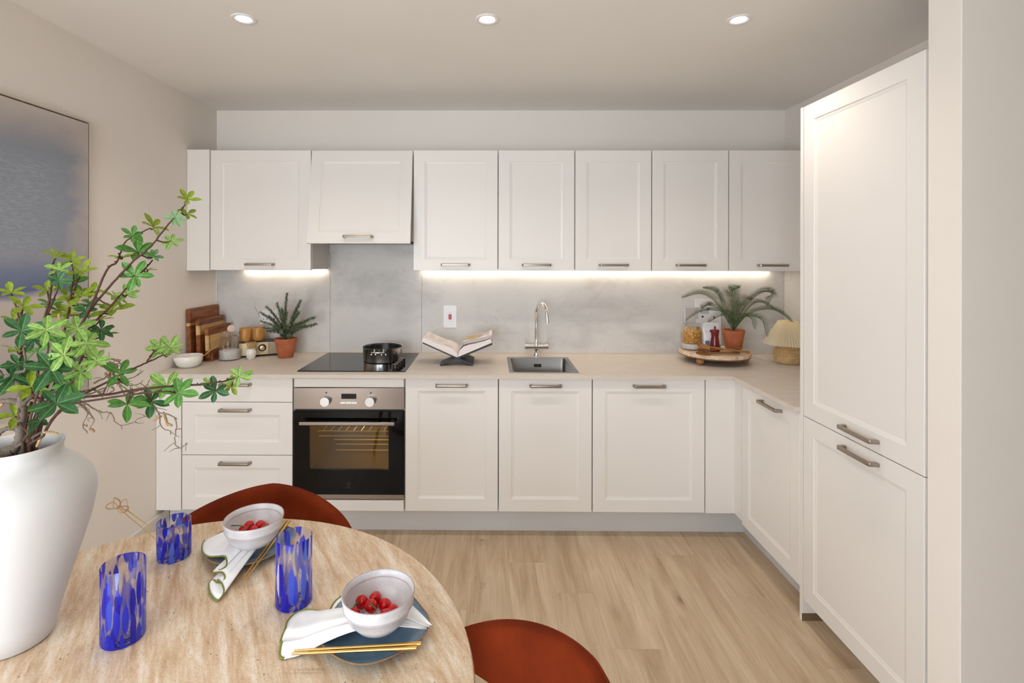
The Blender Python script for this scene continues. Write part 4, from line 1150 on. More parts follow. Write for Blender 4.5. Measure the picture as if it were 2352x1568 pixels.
CURLY = [
    [(-0.824, 1.0, 1.247), (-0.805, 1.02, 1.237), (-0.786, 1.04, 1.245), (-0.773, 1.06, 1.249), (-0.76, 1.08, 1.226), (-0.746, 1.1, 1.23), (-0.745, 1.12, 1.244)],
    [(-0.84, 1.1, 1.276), (-0.821, 1.106, 1.266), (-0.807, 1.112, 1.241), (-0.787, 1.118, 1.23), (-0.772, 1.124, 1.233), (-0.768, 1.13, 1.237)],
    [(-0.76, 1.08, 1.229), (-0.735, 1.084, 1.232), (-0.724, 1.088, 1.205), (-0.711, 1.092, 1.181), (-0.682, 1.096, 1.171), (-0.675, 1.1, 1.151), (-0.68, 1.104, 1.121), (-0.682, 1.108, 1.105), (-0.673, 1.112, 1.095), (-0.663, 1.116, 1.105), (-0.668, 1.12, 1.087)],
    [(-0.737, 1.1, 1.211), (-0.716, 1.105, 1.172), (-0.715, 1.11, 1.142), (-0.699, 1.115, 1.131), (-0.7, 1.12, 1.123)],
    [(-0.824, 1.0, 1.234), (-0.813, 1.012, 1.217), (-0.809, 1.025, 1.196), (-0.828, 1.038, 1.17), (-0.829, 1.05, 1.148)],
    [(-0.823, 1.02, 1.22), (-0.818, 1.03, 1.208), (-0.808, 1.04, 1.178), (-0.825, 1.05, 1.157)],
    [(-0.832, 1.02, 1.228), (-0.814, 1.031, 1.212), (-0.797, 1.043, 1.195), (-0.783, 1.054, 1.188), (-0.777, 1.066, 1.161), (-0.758, 1.077, 1.16), (-0.747, 1.089, 1.168), (-0.732, 1.1, 1.169)],
    [(-0.822, 1.1, 1.286), (-0.809, 1.108, 1.275), (-0.824, 1.116, 1.254), (-0.806, 1.124, 1.243), (-0.787, 1.132, 1.246), (-0.773, 1.14, 1.258)],
    [(-0.836, 1.07, 1.237), (-0.813, 1.076, 1.222), (-0.797, 1.082, 1.23), (-0.813, 1.088, 1.242), (-0.794, 1.094, 1.259), (-0.81, 1.1, 1.272)],
    [(-0.858, 1.0, 1.246), (-0.843, 1.022, 1.258), (-0.839, 1.045, 1.235), (-0.829, 1.068, 1.233), (-0.823, 1.09, 1.209)],
    [(-0.82, 1.08, 1.221), (-0.803, 1.09, 1.253), (-0.788, 1.1, 1.216), (-0.772, 1.11, 1.213), (-0.75, 1.12, 1.22)],
    [(-0.845, 1.1, 1.281), (-0.825, 1.105, 1.292), (-0.799, 1.11, 1.276), (-0.809, 1.115, 1.264), (-0.822, 1.12, 1.27)],
    [(-0.839, 1.08, 1.244), (-0.819, 1.09, 1.255), (-0.817, 1.1, 1.276), (-0.839, 1.11, 1.284), (-0.825, 1.12, 1.289)],
]
TRUNK = [
    ([(-0.94, 0.985, 1.127), (-0.925, 0.989, 1.137), (-0.916, 0.992, 1.155), (-0.918, 0.996, 1.184), (-0.914, 0.999, 1.208), (-0.925, 1.003, 1.224), (-0.95, 1.006, 1.227), (-0.98, 1.01, 1.222)], 0.0095),
    ([(-0.894, 0.97, 1.225), (-0.896, 0.975, 1.253), (-0.909, 0.98, 1.268), (-0.937, 0.985, 1.275), (-0.956, 0.99, 1.291)], 0.007),
    ([(-0.924, 0.97, 1.283), (-0.899, 0.97, 1.292), (-0.885, 0.97, 1.296), (-0.884, 0.97, 1.316), (-0.888, 0.97, 1.34)], 0.0035),
    ([(-0.916, 0.985, 1.144), (-0.9, 0.989, 1.154), (-0.882, 0.992, 1.165), (-0.872, 0.996, 1.169), (-0.848, 1.0, 1.165)], 0.0035),
    ([(-0.959, 0.99, 1.164), (-0.942, 0.99, 1.177), (-0.926, 0.99, 1.177), (-0.919, 0.99, 1.173)], 0.005),
    ([(-0.891, 0.97, 1.229), (-0.881, 0.987, 1.246), (-0.861, 1.003, 1.246), (-0.836, 1.02, 1.237)], 0.005),
    ([(-0.944, 1.0, 1.263), (-0.916, 1.007, 1.249), (-0.896, 1.013, 1.23), (-0.884, 1.02, 1.219)], 0.004),
    ([(-0.985, 1.02, 1.236), (-0.973, 1.03, 1.247), (-0.96, 1.04, 1.271), (-0.955, 1.05, 1.251)], 0.003),
    ([(-0.876, 1.0, 1.246), (-0.869, 1.0, 1.272), (-0.85, 1.0, 1.289), (-0.858, 1.0, 1.306)], 0.003),
]
CATKINS = [((-0.716, 1.12, 1.172), (-0.706, 1.12, 1.141)), ((-0.738, 1.12, 1.152), (-0.719, 1.12, 1.163)), ((-0.711, 1.12, 1.147), (-0.696, 1.12, 1.141)), ((-0.832, 1.06, 1.155), (-0.821, 1.06, 1.148)), ((-0.86, 0.98, 1.175), (-0.829, 0.98, 1.172)), ((-0.864, 0.985, 1.168), (-0.876, 0.985, 1.144)), ((-0.91, 1.0, 1.233), (-0.88, 1.0, 1.225)), ((-0.817, 1.1, 1.278), (-0.821, 1.1, 1.239)), ((-0.818, 1.11, 1.286), (-0.803, 1.11, 1.286)), ((-0.831, 1.1, 1.262), (-0.817, 1.1, 1.246)), ((-0.846, 1.0, 1.4), (-0.841, 1.0, 1.37)), ((-0.933, 0.97, 1.225), (-0.926, 0.97, 1.233))]

ORG = Vector((VX, VY, ZT + .35))
def leaf_mesh(seed):
    r = random.Random(seed)
    bm = bmesh.new(); nx, ny = 9, 4
    droop, fold, tw = r.uniform(.10, .26), r.uniform(.18, .34), r.uniform(-.25, .25)
    W = r.uniform(.40, .50)
    grid = []
    for i in range(nx + 1):
        x = i / nx
        w = W * 2.25 * (x ** 1.0) * (1 - x ** 2.5) + .02 * (1 - x)
        if i == nx: w = .0
        row = []
        for j in range(-ny // 2, ny // 2 + 1):
            y = w * j / (ny / 2) * .5
            z = fold * abs(y) - droop * x * x + tw * y * x + .012 * math.sin(9 * x + 3 * j)
            row.append(bm.verts.new((x, y, z)))
        grid.append(row)
    for a, b in zip(grid[:-1], grid[1:]):
        for k in range(ny):
            bm.faces.new((a[k], b[k], b[k + 1], a[k + 1]))
    bmesh.ops.remove_doubles(bm, verts=bm.verts, dist=1e-4)
    return mesh_of(bm, 'leaf', True, math.radians(80))
LEAVES = {}
for key in 'LYGDP':
    LEAVES[key] = []
    for s in range(4):
        me = leaf_mesh(s); me.materials.append(M['leaf' + key]); LEAVES[key].append(me)
camp = Vector((0, 0, CAM_Z))
rl = random.Random(11)
def nearest_on(stems, p):
    best = None
    for st in stems:
        P = smooth_pts(st, 6)
        for q in P:
            dd = (q - p).length
            # prefer points lower on the stem
            cost = dd + (0.5 * max(0, q.z - p.z))
            if best is None or cost < best[0]: best = (cost, q)
    return best[1]
for label, stems, whorls in BRANCHES:
    t = thing('leafy_branch', label, 'branch', ORG, 0, 'leafy branches in the white vase')
    bm = bmesh.new()
    root = Vector((VX, VY, ZT + .20)) + Vector((rl.uniform(-.03, .03), rl.uniform(-.03, .03), 0))
    for si, st in enumerate(stems):
        pts = ([root] if si == 0 else []) + [Vector(p) for p in st]
        P = smooth_pts(pts, 6)
        for q_ in P:            # stay inside the mouth of the vase
            if q_.z < ZT + .405:
                h = Vector((q_.x - VX, q_.y - VY)); lim = .056
                if h.length > lim:
                    h *= lim / h.length; q_.x = VX + h.x; q_.y = VY + h.y
        P = [p + Vector((rl.uniform(-1, 1), rl.uniform(-1, 1), rl.uniform(-1, 1))) * .0005 - ORG for p in P]
        add_tube(bm, P, [.0030 if si == 0 else .0020, .0014], 8)
        for p in P[6::5]:
            k = Vector((rl.uniform(-1, 1), rl.uniform(-1, 1), rl.uniform(.2, 1))).normalized()
            add_tube(bm, [p, p + k * .006], [.0020, .0010], 5)
    for (wp, L, style, colr) in whorls:
        wp = Vector(wp)
        q = nearest_on(stems, wp)
        if (wp - q).length > .004:
            add_tube(bm, [x - ORG for x in smooth_pts([q, q.lerp(wp, .55) + Vector((0, 0, -.004)), wp], 4)], [.0019, .0014], 6)
    obj('stem', bm, M['bark'], t, True)
    for (wp, L, style, colr) in whorls:
        wp = Vector(wp)
        tocam = (camp - wp).normalized()
        up = Vector((0, 0, 1)); jit = Vector((rl.uniform(-1, 1), rl.uniform(-1, 1), rl.uniform(-1, 1)))
        if style == 'f': N = tocam * .95 + up * .45 + jit * .22; elev = rl.uniform(.10, .30); n = 6
        elif style == 's': N = up * .8 + tocam * .55 + jit * .3; elev = rl.uniform(.3, .6); n = 5
        else: N = up * .6 + tocam * .25 + jit * .65; elev = rl.uniform(.15, .4); n = 5
        N.normalize()
        A = N.orthogonal().normalized(); B = N.cross(A)
        a0 = rl.uniform(0, 2 * PI)
        for k in range(n):
            a = a0 + 2 * PI * k / n + rl.uniform(-.26, .26); el = elev + rl.uniform(-.22, .22)
            d = (A * math.cos(a) + B * math.sin(a)) * math.cos(el) + N * math.sin(el)
            d.normalize()
            side = N.cross(d).normalized(); nz = d.cross(side).normalized()
            s = L * (rl.uniform(.62, .90) if style == 'f' else rl.uniform(.68, .95))
            mt = Matrix(((d.x, side.x, nz.x), (d.y, side.y, nz.y), (d.z, side.z, nz.z))).to_4x4()
            o = obj('leaf', rl.choice(LEAVES[colr]), None, t)
            o.matrix_basis = Matrix.Translation(wp - ORG) @ mt @ Matrix.Scale(s, 4)
t = thing('twisted_branch', 'gnarled grey contorted branch with curly twigs in the white vase', 'branch', ORG)
bm = bmesh.new()
for pts, r in TRUNK:
    P = [p - ORG for p in smooth_pts(pts, 7)]
    R_ = [r * (1 - .55 * i / (len(P) - 1)) * (1 + .16 * math.sin(i * 1.7)) for i in range(len(P))]
    add_tube(bm, P, R_, 10)
P = [p - ORG for p in smooth_pts([(VX - .01, VY - .01, ZT + .15), (VX, VY - .04, ZT + .30), TRUNK[0][0][0], TRUNK[0][0][1]], 5)]
add_tube(bm, P, .0095, 10)
obj('trunk', bm, M['grey_bark'], t, True)
for pts in CURLY:
    P = [p + Vector((rl.uniform(-1, 1), rl.uniform(-1, 1), rl.uniform(-1, 1))) * .0012 - ORG for p in smooth_pts(pts, 5)]
    bm = bmesh.new(); add_tube(bm, P, [.0019, .0007], 6)
    for k in range(3, len(P) - 2, 6):
        d = Vector((rl.uniform(-1, 1), rl.uniform(-1, 1), rl.uniform(-1, .6))).normalized()
        e = Vector((rl.uniform(-1, 1), rl.uniform(-.5, .5), rl.uniform(-1, 1))).normalized()
        add_tube(bm, smooth_pts([P[k], P[k] + d * .010, P[k] + d * .016 + e * .010], 3), [.0010, .0005], 5)
    obj('twig', bm, M['twig'], t, True)
for a, b in CATKINS:
    A_, B_ = Vector(a) - ORG, Vector(b) - ORG
    obj('catkin', tube([A_, A_.lerp(B_, .1), A_.lerp(B_, .5) + Vector((0, 0, .001)), A_.lerp(B_, .9), B_], [.0010, .0026, .0028, .0024, .0010], 8), M['catkin'], t, True)

# ------------------------------------------------------------------ things on the worktop, left end
def chopping_board(x, y0, y1, h, th, strips, label, z0=ZW + .0105):
    t = thing('chopping_board', label, 'chopping board', (x, (y0 + y1) / 2, z0), 0, 'chopping boards in the rack')
    t.rotation_euler = (0, -math.radians(2.0), 0)
    L = (y1 - y0) / 2
    r = .014
    for i, (za, zb, m) in enumerate(strips):
        if zb >= h - 1e-6:
            poly = [(-L, za), (L, za)] + [(L - r + r * math.cos(PI / 2 * k / 5), h - r + r * math.sin(PI / 2 * k / 5)) for k in range(6)] + [(-L + r - r * math.sin(PI / 2 * k / 5), h - r + r * math.cos(PI / 2 * k / 5)) for k in range(6)]
        elif za <= 1e-6:
            poly = [(-L + r, 0), (L - r, 0), (L, r), (L, zb), (-L, zb), (-L, r)]
        else:
            poly = [(-L, za), (L, za), (L, zb), (-L, zb)]
        bm = bmesh.new(); add_prism(bm, poly, 0, th, 'x')
        obj('wood_strip', bm, m, t)
    g = .016
    pts = [(th + .0001, -L + g, g), (th + .0001, L - g, g), (th + .0001, L - g, h - g), (th + .0001, -L + g, h - g), (th + .0001, -L + g, g)]
    bm = bmesh.new()
    for a, b in zip(pts[:-1], pts[1:]): add_tube(bm, [a, b], .0014, 6)
    obj('juice_groove', bm, M['espresso'], t)
    return t
DK, PA = M['acacia_dark'], M['acacia_pale']
chopping_board(-1.7790, 3.005, 3.325, .305, .022, [(0, .205, DK), (.205, .222, PA), (.222, .305, DK)], 'largest chopping board, dark wood, at the back against the left wall')
chopping_board(-1.7330, 3.020, 3.302, .242, .022, [(0, .150, DK), (.150, .205, PA), (.205, .242, DK)], 'middle sized chopping board with one pale stripe')
chopping_board(-1.6870, 3.032, 3.300, .190, .020, [(0, .055, DK), (.055, .145, PA), (.145, .190, DK)], 'smallest chopping board, mostly pale wood, at the front of the rack')
t = thing('board_rack', 'dark wooden rack holding the three chopping boards', 'rack', (-1.72, 3.16, ZW))
obj('base', box(-.068, .062, -.11, .12, .0005, .0100, .002), M['acacia_dark'], t)
for px_ in (-.0235, .0225, .0535):
    obj('post', box(px_ - .0075, px_ + .0075, -.108, -.085, .0102, .055, .004, 2), M['acacia_dark'], t)

bm = bmesh.new()
prof = [(0, .0), (.040, .0), (.046, .002), (.062, .016), (.0695, .036), (.0705, .038), (.0715, .064), (.0708, .0655), (.0690, .065), (.067, .040), (.058, .018), (.040, .0075), (0, .006)]
add_lathe(bm, prof, 56)
for v in bm.verts:   # pinched pouring lip towards the left front
    a = math.atan2(v.co.y, v.co.x); k = math.exp(-((a + 2.35) / .28) ** 2) * max(0, (v.co.z - .035) / .03)
    v.co.x *= 1 + .10 * k; v.co.y *= 1 + .10 * k; v.co.z -= .008 * k
t = thing('pouring_bowl', 'speckled white pouring bowl in front of the chopping boards', 'bowl', (-1.711, 2.902, ZW))
obj('vessel', bm, M['speckled_white'], t, True, math.radians(60))
t = thing('bamboo_spoon', 'slim bamboo spoon leaning in the speckled pouring bowl', 'spoon', (-1.700, 2.905, ZW + .010))
obj('handle', tube([(0, 0, .003), (.070, -.002, .050), (.112, -.003, .082), (.155, -.005, .114)], [.0030, .0034, .0026, .0013], 8, flat=.6), M['bamboo'], t, True)

def glass_jar(x, y, z, r, h, label, group):
    t = thing('glass_jar', label, 'jar', (x, y, z), 0, group)
    obj('vessel', lathe([(0, .0005), (r - .004, .0005), (r, .005), (r, h * .70), (r * .97, h * .80), (r * .84, h * .92), (r * .66, h * .96), (r * .66, h), (r * .62, h), (r * .62, h * .955), (r * .80, h * .90), (r - .004, h * .78), (r - .0035, .010), (r - .008, .006), (0, .006)], 48), M['glass'], t, True, math.radians(50))
    return t
t = glass_jar(-1.586, 3.117, ZW, .063, .148, 'glass jar half full of pale salt beside the chopping boards', 'glass jars')
obj('salt', lathe([(0, .0065), (.0575, .0065), (.059, .012), (.059, .055), (.050, .060), (.02, .063), (0, .062)], 40), M['salt'], t, True)
lid = obj('lid', lathe([(0, .142), (.036, .142), (.039, .149), (.055, .152), (.0585, .156), (.055, .160), (.02, .164), (0, .165)], 40), M['glass'], t, True)
o = obj('lid_knob', lathe([(0, -.006), (.014, -.005), (.021, -.003), (.0225, 0), (.021, .003), (.014, .005), (0, .006)], 28, RZ(math.radians(35)) @ RX(PI / 2)), M['agate'], lid, True, loc=(.008, 0, .187))
obj('scoop', tube([(-.02, -.01, .05), (-.035, -.02, .085)], .004, 8), M['bamboo'], t, True)

ang = math.radians(26)
FL = Vector((-1.549, 3.148, ZW)); RC = FL + Vector((math.cos(ang), math.sin(ang), 0)) * .13 + Vector((-math.sin(ang), math.cos(ang), 0)) * .0375
t = thing('radio', 'champagne coloured retro radio behind the salt jar', 'radio', RC, ang)
obj('case', box(-.13, .13, -.0345, .0375, .006, .098, .003), M['espresso'], t)
obj('front_panel', box(-.128, .042, -.0375, -.0346, .012, .089, .001), M['champagne'], t)
obj('speaker_panel', box(.0435, .128, -.0375, -.0346, .012, .089, .001), M['champagne_grey'], t)
dl = disc_y(.0225, -.044, -.0376, .004, .055, M['black_plastic'], 'dial_ring', t)
obj('dial', lathe([(0, 0), (.0148, 0), (.0155, .001), (.0155, .004), (.014, .005), (0, .005)], 28, RX(PI / 2)), M['champagne'], dl, True, loc=(0, -.0065, 0))
for kx in (-.022, .004, .026):
    disc_y(.005, -.042, -.0376, kx, .022, M['champagne'], 'knob', t, 18, .0008)
for kx in (-.11, .11):
    obj('foot', box(kx - .012, kx + .012, -.03, .03, .0005, .006), M['black_plastic'], t)
obj('aerial', tube([(.060, .028, .098), (.032, .030, .16), (-.040, .031, .312)], [.0016, .0009], 6), M['chrome'], t, True)
for (ss, lb) in ((.040, 'honey coloured wooden cup on the radio, nearer the boards'), (.1135, 'honey coloured wooden cup on the radio, nearer the rosemary')):
    c = FL + Vector((math.cos(ang), math.sin(ang), 0)) * ss + Vector((-math.sin(ang), math.cos(ang), 0)) * .0375
    o = obj('wooden_cup', lathe([(0, 0), (.031, 0), (.0345, .003), (.0360, .03), (.0355, .06), (.0335, .080), (.0325, .081), (.0315, .080), (.0325, .06), (.032, .02), (.028, .008), (0, .007)], 40), M['cup_wood'], None, True, math.radians(60), loc=(c.x, c.y, ZW + .0985))
    tag(o, lb, 'cup', 'wooden cups on the radio')

t = thing('whisk_stand', 'small speckled white ceramic whisk stand in front of the radio', 'vase', (-1.461, 3.125, ZW))
obj('vessel', lathe([(0, 0), (.019, 0), (.021, .002), (.0315, .032), (.0325, .040), (.029, .050), (.0235, .056), (.0225, .059), (.0255, .065), (.0245, .066), (.021, .060), (.019, .054), (.027, .040), (.016, .008), (0, .006)], 36), M['speckled_white'], t, True, math.radians(60))
t = thing('bamboo_whisk', 'pale bamboo tea whisk standing in the small ceramic stand', 'whisk', (-1.461, 3.125, ZW + .046))
obj('handle', lathe([(0, 0), (.012, 0), (.013, .008), (.013, .016), (0, .016)], 20), M['bamboo'], t, True)
bm = bmesh.new()
for k in range(40):
    a = 2 * PI * k / 40
    add_tube(bm, [(.013 * math.cos(a), .013 * math.sin(a), .012), (.020 * math.cos(a), .020 * math.sin(a), .034), (.0295 * math.cos(a), .0295 * math.sin(a), .058)], [.0011, .0007], 4)
for k in range(14):
    a = 2 * PI * k / 14
    add_tube(bm, [(.006 * math.cos(a), .006 * math.sin(a), .012), (.008 * math.cos(a), .008 * math.sin(a), .056)], [.0011, .0007], 4)
o = obj('tines', bm, M['bamboo'], t); o['kind'] = 'stuff'

# potted rosemary
def pot(name, label, x, y, z, r0, r1, h, cat):
    t = thing(name, label, cat, (x, y, z))
    obj('pot', lathe([(0, .0005), (r0 - .003, .0005), (r0, .004), (r1 - .001, h - .003), (r1 - .002, h), (r1 - .006, h), (r1 - .0075, h - .004), (r1 - .010, h - .012), (0, h - .012)], 44), M['terracotta'], t, True, math.radians(45))
    obj('soil', lathe([(0, h - .008), (r1 * .5, h - .0085), (r1 - .0095, h - .0115), (0, h - .0118)], 30), M['terracotta_soil'], t, True)
    return t
RP = (-1.272, 3.185, ZW)
t = pot('potted_rosemary', 'rosemary in a terracotta pot between the radio and the hob', *RP, .045, .068, .120, 'plant')
rr_ = random.Random(21)
def sprig(tip, base):
    A_, B_ = Vector(base), Vector(tip)
    mid = A_.lerp(B_, .5) + Vector(((A_.x - B_.x) * .12, 0, .018))
    P = smooth_pts([A_, mid, B_], 14)
    bm = bmesh.new(); add_tube(bm, P, [.0022, .0009], 5)
    n = int((B_ - A_).length / .0028)
    for i in range(n):
        f = .18 + .82 * (i + rr_.random()) / n
        k = min(len(P) - 2, int(f * (len(P) - 1))); p = P[k].lerp(P[k + 1], f * (len(P) - 1) - k)
        d = (P[k + 1] - P[k]).normalized()
        for s in range(4):
            o_ = d.orthogonal().normalized(); o_.rotate(Matrix.Rotation(rr_.uniform(0, 2 * PI), 3, d))
            L = rr_.uniform(.018, .028) * (1.05 - .35 * f)
            q = p + (o_ * .85 + d * .65).normalized() * L
            w = o_.cross(d) * .0013
            e = o_ * .0002 + d * .0009
            v = [bm.verts.new(p - w), bm.verts.new(p + w), bm.verts.new(p.lerp(q, .55) + w * 1.1 + e), bm.verts.new(q), bm.verts.new(p.lerp(q, .55) - w * 1.1 + e)]
            bm.faces.new(v)
    obj('sprig', bm, M['rosemary'], t)
tips = [(-1.267, 3.19, 1.279), (-1.330, 3.19, 1.218), (-1.178, 3.18, 1.236), (-1.378, 3.15, 1.201), (-1.413, 3.15, 1.166), (-1.418, 3.16, 1.110), (-1.385, 3.13, 1.075), (-1.082, 3.15, 1.135), (-1.066, 3.14, 1.095), (-1.168, 3.13, 1.172), (-1.343, 3.10, 1.148), (-1.263, 3.10, 1.188), (-1.205, 3.21, 1.202), (-1.117, 3.10, 1.090), (-1.300, 3.07, 1.090), (-1.210, 3.07, 1.100), (-1.25, 3.06, 1.06), (-1.35, 3.09, 1.06), (-1.30, 3.26, 1.15), (-1.16, 3.22, 1.10)]
for tp in tips:
    sprig((tp[0] - RP[0], tp[1] - RP[1], tp[2] - RP[2]), (rr_.uniform(-.022, .022), rr_.uniform(-.022, .022), .108))

# ------------------------------------------------------------------ saucepan, cookbook
t = thing('saucepan', 'polished steel saucepan with black inside on the hob', 'pan', (-.648, 3.085, ZW + .0058))
obj('body', lathe([(0, 0), (.108, 0), (.113, .002), (.1145, .008), (.1155, .078), (.120, .0835), (.1215, .0855), (.1195, .0857), (.1155, .083)], 72), M['pan_steel'], t, True, math.radians(50))
obj('lining', lathe([(.1196, .0858), (.1150, .0815), (.1125, .07), (.1120, .012), (.106, .006), (0, .006)], 72), M['pan_inside'], t, True, math.radians(50))
hp = [(-.030, -.113, .060), (-.034, -.133, .066), (-.028, -.150, .070), (0, -.156, .071), (.028, -.150, .070), (.034, -.133, .066), (.030, -.113, .060)]
hh = obj('handle', tube(smooth_pts(hp, 6), .0052, 12), M['chrome'], t, True)
for sx in (-1, 1):
    for dx in (-.012, .012):
        obj('rivet', lathe([(0, 0), (.0045, .0005), (.003, .0028), (0, .0035)], 14, RX(PI / 2)), M['chrome'], hh, True, loc=(sx * .030 + dx, -.1125, .052))
obj('far_handle', tube(smooth_pts([(a, -b, c) for a, b, c in hp], 6), .0052, 12), M['chrome'], t, True)

BX, BY = -.196, 2.945
t = thing('book_stand', 'dark navy folding X-shaped book stand on the worktop', 'stand', (BX, BY, ZW))
def plank_poly(x0, z0, x1, z1, th):
    d = Vector((x1 - x0, z1 - z0)).normalized(); n = Vector((-d.y, d.x)) * th / 2
    return [(x0 + n.x, z0 + n.y), (x1 + n.x, z1 + n.y), (x1 - n.x, z1 - n.y), (x0 - n.x, z0 - n.y)]
bm = prism(plank_poly(-.092, .0045, .206, .1275, .010), 0, .115, 'y'); add_prism(bm, plank_poly(-.0, .0425, .206, .1275, .010), .115, .225, 'y')
obj('board', bm, M['navy'], t)
bm = prism(plank_poly(.096, .0045, -.192, .1325, .0095), .005, .115, 'y'); add_prism(bm, plank_poly(.096, .0045, .0, .047, .0095), .115, .225, 'y'); add_prism(bm, plank_poly(.0, .047, -.192, .1325, .0095), .115, .225, 'y')
obj('board', bm, M['navy'], t)

t = thing('cookbook', 'open cookbook lying on the navy stand, food photo on right page', 'book', (BX, BY - .004, ZW))
ya, yb = 0, .235
def page_block(pts_lo, pts_hi, name, m):
    poly = pts_lo + list(reversed(pts_hi))
    bm = bmesh.new(); add_prism(bm, poly, ya, yb, 'y'); return obj(name, bm, m, t, True, math.radians(30))
# cover boards
obj('cover', prism(plank_poly(.004, .0535, -.199, .1435, .0035), ya - .003, yb + .003, 'y'), M['paper'], t)
obj('cover', prism(plank_poly(.006, .0535, .205, .1375, .0035), ya - .003, yb + .003, 'y'), M['paper'], t)
loL = [(.004, .056), (-.060, .0845), (-.125, .113), (-.196, .1445)]
hiL = [(.010, .066), (-.012, .092), (-.040, .107), (-.075, .117), (-.110, .129), (-.150, .147), (-.188, .1640)]
page_block(loL, hiL, 'left_pages', M['paper'])
loR = [(.008, .056), (.070, .0825), (.130, .1075), (.202, .1385)]
hiR = [(.012, .066), (.020, .090), (.040, .110), (.070, .122), (.110, .130), (.155, .142), (.196, .1570)]
page_block(loR, hiR, 'right_pages', M['paper'])
def sheet(pts, y0, y1, name, m, parent=t, lift=.0006):
    bm = bmesh.new(); P = smooth_pts([(a, 0, b + lift) for a, b in pts], 4)
    A_ = [bm.verts.new((p.x, y0, p.z)) for p in P]; B_ = [bm.verts.new((p.x, y1, p.z)) for p in P]
    for i in range(len(P) - 1): bm.faces.new((A_[i], A_[i + 1], B_[i + 1], B_[i]))
    o = obj(name, bm, m, parent, True)
    md = o.modifiers.new('thickness', 'SOLIDIFY'); md.thickness = .0004
    return o
# loose leaves lifting from the right hand block
for k, dz in enumerate((.006, .012, .019)):
    sheet([(.013, .068 + dz * .2), (.020 + dz * .3, .094 + dz * .6), (.042, .114 + dz), (.075, .126 + dz), (.115, .133 + dz), (.16, .144 + dz), (.200 + .003 * k, .158 + dz)], ya + .004 + .003 * k, yb - .002, 'loose_page', M['paper'])
top_r = [(.020 + .019 * .3, .094 + .019 * .6), (.042, .133), (.075, .145), (.115, .152), (.16, .163), (.206, .177)]
def dish_print():
    t = NT('printed_food_photo')
    co = t.coord('Object'); x, y, z = t.sep(co)
    n = t.noise(co, 70, 5, .7)
    food = t.ramp(n, [(.30, srgb(58, 64, 40)), (.42, srgb(150, 132, 62)), (.52, srgb(206, 168, 84)), (.60, srgb(222, 204, 168)), (.70, srgb(86, 92, 66))])
    dx = t.math('DIVIDE', t.math('SUBTRACT', x, .095), .060); dy = t.math('DIVIDE', t.math('SUBTRACT', y, .115), .072)
    rr = t.math('SQRT', t.math('ADD', t.math('MULTIPLY', dx, dx), t.math('MULTIPLY', dy, dy)))
    inside = t.ramp(rr, [(.80, (1, 1, 1)), (.84, (0, 0, 0))])
    ring = t.ramp(rr, [(.84, (0, 0, 0)), (.86, (1, 1, 1)), (1.0, (1, 1, 1)), (1.03, (0, 0, 0))])
    bg = t.ramp(t.noise(co, 14, 3), [(.4, srgb(196, 186, 182)), (.6, srgb(226, 218, 212))])
    c = t.mix(ring, bg, srgb(176, 150, 140)); t.col(t.mix(inside, c, food)); t.set(Roughness=.4)
    return t.m
sheet([(.030, .118), (.042, .1335), (.075, .1455), (.115, .1525), (.16, .1635), (.190, .1725)], ya + .02, yb - .012, 'food_photo', dish_print(), lift=.0011)
for k in range(7):
    w = .105 if k % 3 else .07
    y_ = yb - .035 - k * .018
    sheet([(-.165, .1545), (-.150, .147), (-.110, .129), (-.110 + w * .5, .117 + .004)], y_, y_ + .0016, 'printed_line', M['print_grey'], lift=.0009)
for k in range(4):
    sheet([(-.070, .1165), (-.040, .107), (-.022, .099)], ya + .03 + k * .014, ya + .0316 + k * .014, 'printed_line', M['print_grey'], lift=.0009)

# ------------------------------------------------------------------ tray with ball feet and what stands on it
TXC, TYC = 1.352, 3.112
ZTR = ZW + .0665
t = thing('round_tray', 'round travertine tray on turned wooden ball feet', 'tray', (TXC, TYC, ZW))
obj('stone_top', lathe([(0, .044), (.199, .044), (.2015, .0465), (.2015, .0635), (.1995, .0662), (0, .0664)], 88), M['travertine_small'], t, True, math.radians(30))
obj('wooden_disc', lathe([(0, .037), (.196, .037), (.198, .039), (.198, .0439), (0, .0439)], 88), M['tray_wood'], t, True, math.radians(30))
for a in (-140, -20, 50, 130):
    bm = lathe([(0, .0005)] + [(.0225 * math.sin(PI * k / 12), .0225 - .0222 * math.cos(PI * k / 12)) for k in range(1, 12)] + [(0, .0445)], 28)
    obj('ball_foot', bm, M['feet_wood'], t, True, math.radians(80), loc=(.168 * math.cos(math.radians(a)), .168 * math.sin(math.radians(a)), 0))
t = glass_jar(1.232, 3.150, ZTR, .064, .148, 'glass jar of ring pasta above pale sand on the round tray', 'glass jars')
obj('sand', lathe([(0, .0065), (.0585, .0065), (.060, .012), (.060, .036), (.03, .039), (0, .040)], 40), M['sand'], t, True)
bm = bmesh.new(); rp = random.Random(2)
for k in range(300):
    rad = .058 * math.sqrt(rp.uniform(.66, 1)) if k < 230 else .055 * math.sqrt(rp.random())
    a = rp.uniform(0, 2 * PI); z = rp.uniform(.043, .112) if k < 230 else .113
    Mx = T(rad * math.cos(a) * .95, rad * math.sin(a) * .95, z) @ Matrix.Rotation(rp.uniform(0, PI), 4, Vector((rp.uniform(-1, 1), rp.uniform(-1, 1), rp.uniform(-1, 1))).normalized())
    vs = add_lathe(bm, [(.0048 + .0017 * math.cos(2 * PI * q / 4), .0022 * math.sin(2 * PI * q / 4)) for q in range(4)], 9, Mx, close=True)
o = obj('pasta_rings', bm, M['pasta'], t, True); o['kind'] = 'stuff'
obj('pasta_core', lathe([(0, .0405), (.050, .0405), (.051, .05), (.051, .105), (.04, .110), (0, .111)], 30), M['pasta_core'], t, True)
